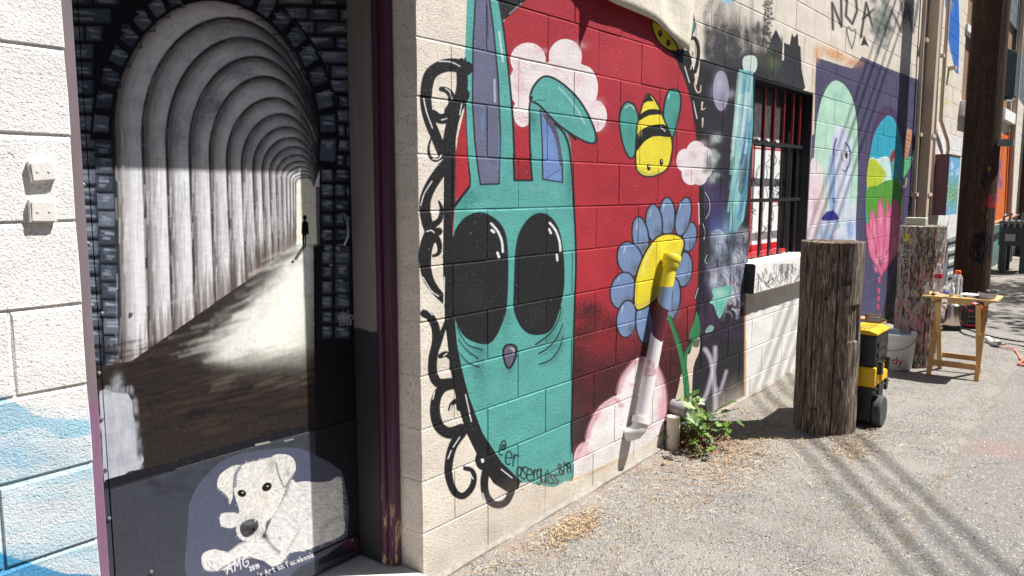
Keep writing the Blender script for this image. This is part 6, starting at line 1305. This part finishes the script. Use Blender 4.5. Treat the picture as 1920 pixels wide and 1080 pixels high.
gw = at_X(1772, 545, 6.98); small('crumpled_wrapper', 'clear crumpled plastic wrapper behind the bottles on the table', 'wrapper', MB().lathe([(0, 0), (.03, .002), (.036, .02), (.024, .035), (.012, .05), (0, .052)], (6.99, float(gw[1]), TZ+.001), 9), M_PET)

# ================================================================= kettle and pump on the ground
kx_, ky_, kz_ = 9.10, float(at_X(1786, 600, 9.10)[1]), -.338
M_STEEL = plain('brushed_steel', (215, 205, 190), .22, metal=1, var=.05, k=1)
kt = thing('electric_kettle', 'stainless steel electric kettle with black base and handle under the table', 'kettle', (kx_, ky_, kz_))
MB().lathe([(0, 0), (.085, 0), (.088, .02), (.084, .05), (0, .05)], (kx_, ky_, kz_), 28).build('base', M_TB, kt, smooth=True)
MB().lathe([(.083, .051), (.085, .06), (.066, .24), (.064, .246), (0, .246)], (kx_, ky_, kz_), 32).build('body', M_STEEL, kt, smooth=True)
MB().lathe([(.064, .247), (.055, .262), (.03, .274), (0, .278)], (kx_, ky_, kz_), 28).build('lid', M_STEEL, kt, smooth=True)
MB().prism([(ky_+.06, kz_+.20), (ky_+.115, kz_+.26), (ky_+.10, kz_+.22), (ky_+.07, kz_+.15)], kx_-.02, kx_+.02, 'x').build('spout', M_STEEL, kt, bevel=.004)
MB().tube([(kx_, ky_-.05, kz_+.25), (kx_, ky_-.10, kz_+.25), (kx_, ky_-.13, kz_+.21), (kx_, ky_-.13, kz_+.10), (kx_, ky_-.09, kz_+.05)], .014, 10).build('handle', M_TB, kt, smooth=True)
pk = thing('air_pump', 'rounded black portable machine with red trim behind the kettle', 'portable machine', (9.35, ky_-.14, kz_))
MB().lathe([(0, -.09), (.10, -.09), (.135, -.06), (.14, 0), (.135, .06), (.10, .09), (0, .09)], (9.36, ky_-.12, kz_+.142), 28, axis=(1, .25, 0)).build('housing', M_TB, pk, smooth=True)
MB().lathe([(.118, -.088), (.128, -.080), (.134, -.062), (.126, -.075)], (9.36, ky_-.12, kz_+.142), 28, axis=(1, .25, 0)).build('red_ring', plain('red_plastic', (200, 40, 56), .35), pk, smooth=True)
MB().box(9.245, 9.252, ky_-.16, ky_-.09, kz_+.18, kz_+.20).build('red_badge', plain('red_badge_paint', (230, 60, 60), .3), pk); MB().box(9.24, 9.48, ky_-.02, ky_+.10, kz_, kz_+.10).build('foot', M_TB, pk, bevel=.02)
for z in (.08, .13): MB().box(9.246, 9.252, ky_-.18, ky_-.12, kz_+z, kz_+z+.006).build('chrome_strip', M_GREY, pk)

# ================================================================= cords and the power strip
def gp(px, py, z=-.332): q = at_Z(px, py, z); return (float(q[0]), float(q[1]), z)
def cord(name, lb, pts, r, col, grp=None, z=-.332):
    P = np.array([gp(*q, z) for q in pts]); P = smooth(P, False, 6); return tag(MB().tube([tuple(p) for p in P], r, 8).build(name, plain(name+'_skin', col, .5), smooth=True), lb, 'cord', grp)
cord('appliance_flex', 'black cord running from the kettle towards the right edge of the alley', [(1795, 615), (1815, 618), (1845, 627), (1875, 634), (1905, 639), (1945, 644)], .006, (24, 24, 26))
cord('appliance_flex', 'black cord looping from the kettle to the white power strip', [(1795, 617), (1806, 625), (1828, 632), (1846, 637)], .006, (24, 24, 26))
cord('appliance_flex', 'thin dark cord leaving the power strip to the right', [(1876, 647), (1890, 645), (1905, 647), (1935, 652)], .006, (30, 30, 32))
cord('extension_lead', 'salmon orange extension cord tangled right of the power strip', [(1874, 650), (1890, 652), (1902, 655), (1908, 664), (1914, 674), (1925, 680), (1918, 684), (1910, 682), (1918, 677), (1940, 672)], .009, (226, 128, 104), z=-.336)
cord('extension_lead', 'pale cream extension cord stretching right from the power strip', [(1874, 650), (1895, 655), (1930, 660)], .006, (230, 222, 206), z=-.330)
a_ = Vector(gp(1849, 640)); e_ = Vector(gp(1873, 650)); ps = thing('power_strip', 'white curved power strip lying on the gravel', 'power strip', tuple(a_))
m_ = [a_+(e_-a_)*k/8+Vector((0, 0, .018+.012*math.cos(k/8*2*math.pi))) for k in range(9)]
MB().tube(m_, .03, 12, rs=[.022, .03, .03, .026, .024, .026, .03, .032, .024]).build('case', M_WHT, ps, smooth=True)
MB().lathe([(0, 0), (.016, 0), (.016, .006), (0, .006)], e_+Vector((0, 0, .03)), 14, axis=(e_-a_)).build('socket', plain('grey_socket', (140, 140, 146), .4), ps)

# ================================================================= weed at the drain
def leafmat(name, c):
    m, nt, b = nmat(name); n = noise(nt, objc(nt), 40, 4); nt.links.new(mixc(nt, n, lin(tuple(q*.8 for q in c)), lin(c)), b.inputs['Base Color']); b.inputs['Roughness'].default_value = .45
    b.inputs['Subsurface Weight'].default_value = 0
    tr = nt.nodes.new('ShaderNodeBsdfTranslucent'); tr.inputs['Color'].default_value = (*lin((150, 200, 60), .8), 1); mx = nt.nodes.new('ShaderNodeMixShader'); mx.inputs[0].default_value = .3
    nt.links.new(b.outputs[0], mx.inputs[1]); nt.links.new(tr.outputs[0], mx.inputs[2]); nt.links.new(mx.outputs[0], nt.nodes['Material Output'].inputs['Surface']); return m
LM = [leafmat('leaf_green', (96, 138, 62)), leafmat('leaf_bright', (142, 176, 84)), leafmat('leaf_blue_green', (112, 150, 104))]
def leaf_mesh(mat, k):
    r = random.Random(k); out = []; n = 17
    for i in range(n):
        a = -math.pi*.93+i*2*math.pi*.93/(n-1); lob = .62+.38*abs(math.cos(a*2.5)); R = (1.0 if abs(a) < .7 else .82)*lob*(.92+.16*r.random())
        out.append((math.cos(a)*R, math.sin(a)*R*.85))
    vs = [(0, 0, 0)]+[(x, y, .16*abs(y)-.10*x*x+.04*r.random()) for x, y in out]; mb = MB(); mb.add(vs, [(0, i, i+1) for i in range(1, n)]); return mb.mesh('leaf', mat, True)
leaves = [leaf_mesh(LM[k % 3], k) for k in range(6)]
pc_ = at_Z(1292, 836, -.385); pc = Vector((float(pc_[0]), float(pc_[1]), gz(4.1)))
plant = thing('leafy_weed', 'bushy green weed with lobed leaves at the foot of the mural by the drain pipe', 'plant', tuple(pc))
stm = MB(); tips = []
for k in range(44):
    a = random.uniform(0, 2*math.pi); L_ = random.uniform(.10, .36); dirv = Vector((math.cos(a)*.85+.18, math.sin(a)*.8-.15, 0)); top = pc+Vector((random.uniform(-.05, .1), random.uniform(-.03, .06), 0))+dirv*L_+Vector((0, 0, random.uniform(.06, .27)*(1.15-L_)))
    top.y = min(top.y, -.03); b0_ = pc+Vector((random.uniform(-.06, .06), random.uniform(-.02, .08), 0)); mid = (b0_+top)/2+Vector((0, 0, .06)); stm.tube([b0_, mid, top], .0022, 5); tips += [(mid, .6), (top, 1.0), ((mid+top)/2, .8)]
    if k < 14: tips.append((top+Vector((.02, -.02, -.03)), .7))
for k in range(46): a = Vector((pc.x+random.uniform(-.16, .12), pc.y+random.uniform(-.12, .1), pc.z+.01)); stm.tube([a, a+Vector((random.uniform(-.08, .08), random.uniform(-.06, .06), random.uniform(.02, .12))), a+Vector((random.uniform(-.14, .14), random.uniform(-.1, .1), random.uniform(0, .05)))], .0022, 4)
stm.build('stems', plain('dry_stem', (120, 88, 62), .8), plant, kind='stuff')
for P, sc in tips:
    o = bpy.data.objects.new('leaf', random.choice(leaves)); COL.objects.link(o); o.parent = plant
    o.location = P-pc; o.rotation_euler = (random.uniform(-.7, .5), random.uniform(-.5, .8), random.uniform(0, 6.28)); s_ = random.uniform(.030, .052)*sc; o.scale = (s_, s_, s_)
lt = MB()
for k in range(380):
    x = pc.x+random.gauss(.02, .13); y = min(-.02, pc.y+random.gauss(-.02, .09)); z = gz(x)+random.uniform(.004, .035); a = random.uniform(0, 6.28); L_ = random.uniform(.008, .024); w_ = L_*random.uniform(.3, .8)
    u = Vector((math.cos(a), math.sin(a), random.uniform(-.5, .5)))*L_; v = Vector((-math.sin(a), math.cos(a), random.uniform(-.5, .5)))*w_; c = Vector((x, y, z)); lt.mi = 0; lt.add([c-u, c-v*.7, c+u, c+v], [(0, 1, 2), (0, 2, 3)])
o = lt.build('dead_leaves', plain('dead_leaf', (148, 114, 88), .85, var=.5, vs=30), kind='stuff'); tag(o, 'heap of dry brown fallen leaves under the green weed', 'leaves')

# ================================================================= loose stones, straw and litter
def scatter(name, lb, cat, n, fn, mats, shape):
    mb = MB()
    for k in range(n):
        x, y, s_ = fn(); mb.mi = random.randrange(len(mats)); shape(mb, x, y, s_)
    o = mb.build(name, mats, kind='stuff'); return tag(o, lb, cat)
def stone(mb, x, y, s_):
    z = gz(x)-(.012 if y < -1.36 else 0)+.003; r = [random.uniform(.6, 1.1) for _ in range(6)]; a = random.uniform(0, 6.28)
    vs = [(x+math.cos(a+i*1.57)*s_*r[i], y+math.sin(a+i*1.57)*s_*r[i]*.8, z+random.uniform(-.1, .3)*s_) for i in range(4)]+[(x+random.uniform(-.2, .2)*s_, y, z+s_*random.uniform(.4, .8))]
    mb.add(vs, [(i, (i+1) % 4, 4) for i in range(4)])
SM = [plain('stone_grey', (150, 146, 140), .9), plain('stone_dark', (84, 80, 78), .9), plain('stone_pale', (206, 196, 182), .9), plain('stone_tan', (170, 140, 110), .9)]
def fpos():
    x = random.uniform(1.6, 9.5) if random.random() < .25 else random.uniform(1.6, 5.6); y = -abs(random.gauss(0, .8))-.015; return x, max(y, -2.6), random.choice((.002, .0025, .003, .0045))*random.uniform(.8, 1.4)
scatter('loose_gravel', 'loose small grey stones scattered over the alley surface', 'gravel', 16000, fpos, SM, stone)
def dpos(): x = random.uniform(2.2, 5.5); return x, -random.uniform(.05, 2.2), random.uniform(.004, .008)
scatter('dark_pebbles', 'few larger dark pebbles dotted over the gravel', 'pebbles', 130, dpos, [SM[1], SM[1], SM[3]], stone)
def straw(mb, x, y, s_):
    z = gz(x)+random.uniform(.003, .014); a = random.gauss(0, 1.0); u = Vector((math.cos(a), math.sin(a), random.uniform(-.15, .15)))*s_; v = Vector((-math.sin(a), math.cos(a), 0))*.0012; c = Vector((x, y, z)); b_ = Vector((random.uniform(-.2, .2), random.uniform(-.2, .2), 0))*s_
    mb.add([c-u-v, c-u+v, c+b_-v, c+b_+v, c+u-v, c+u+v], [(0, 2, 3, 1), (2, 4, 5, 3)])
def spos():
    q = random.random()
    if q < .2: return 2.82+random.gauss(0, .10), -.16+random.gauss(0, .04), random.uniform(.006, .02)
    if q < .5: return 4.15+random.gauss(0, .35), min(-.02, -.38+random.gauss(0, .12)), random.uniform(.008, .03)
    if q < .65: return 4.6+random.gauss(0, .25), min(-.03, -.85+random.gauss(0, .08)), random.uniform(.008, .03)
    if q < .85: return random.uniform(2.1, 9), -abs(random.gauss(.03, .12))-.01, random.uniform(.006, .022)
    return random.uniform(2, 9), random.uniform(-1.6, -.05), random.uniform(.006, .03)
scatter('pine_straw', 'dry orange-brown straw and needles gathered along the wall foot', 'straw', 5200, spos, [plain('straw_orange', (184, 142, 98), .85), plain('straw_tan', (216, 198, 164), .85), plain('straw_brown', (124, 94, 68), .85), plain('straw_grey', (150, 134, 114), .85)], straw)
def twig(lb, pts, r=.004):
    P = smooth(np.array([gp(x, y, -.365) for x, y in pts]), False, 5); tag(MB().tube([tuple(p) for p in P], r, 6).build('twig', plain('pale_twig', (206, 184, 156), .8), smooth=True), lb, 'twig')
twig('pale curved twig on the gravel below the folding table', [(1705, 731), (1722, 727), (1745, 727)])
twig('short pale twig beside the wheel of the tool box', [(1640, 808), (1655, 810), (1668, 812)])
twig('curved pale twig on the asphalt near the right edge', [(1896, 782), (1902, 776), (1913, 774)], .006)
twig('small curved white twig on the gravel right of the brown bollard', [(1686, 838), (1690, 834), (1702, 833)])

# ================================================================= unseen building added across the alley to block part of the sky
ob = thing('added_sky_blocker', 'long grey brick building added unseen across the alley to block part of the sky', 'building', (4, -6.4, -.4))
MB().box(-14, 26, -7.4, -6.4, -.6, 5.2).build('wall', plain('dull_grey_brick', (128, 112, 100), .9, vs=4, bs=30, bd=.01), ob)
MB().box(-14.1, 26.1, -7.5, -6.3, 5.2, 5.35).build('coping', M_GREY, ob)
for k in range(6): MB().box(-9+k*6, -7.6+k*6, -6.398, -6.37, 1.4, 3.0).build('window', M_IRON, ob)

# ================================================================= tree outside the frame that shades the far alley
tr = thing('alley_tree', 'leafy tree leaning over the far end of the alley outside the view', 'tree', (19.5, -7, -.34))
MB().tube([(19.5, -7, -.5), (19.2, -6.6, 2), (18.4, -5.6, 4), (17.3, -4.6, 5.4)], .2, 12, rs=[.26, .2, .15, .08]).build('trunk', M_POST, tr, smooth=True)
lf = MB()
cen = [(15.6+random.gauss(0, 2.2), -3.9+random.gauss(0, 1.0), 5.4+random.gauss(0, .7)) for _ in range(46)]
for k in range(9000):
    c = random.choice(cen); p = Vector((c[0]+random.gauss(0, .3), c[1]+random.gauss(0, .3), c[2]+random.gauss(0, .25)))
    if p.y > -2.45: continue
    a = Vector((random.gauss(0, 1), random.gauss(0, 1), random.gauss(0, .6))).normalized()*.07; b_ = a.orthogonal().normalized()*.045; lf.add([p-a, p-b_, p+a, p+b_], [(0, 1, 2, 3)])
lf.build('crown', LM[0], tr, kind='stuff')
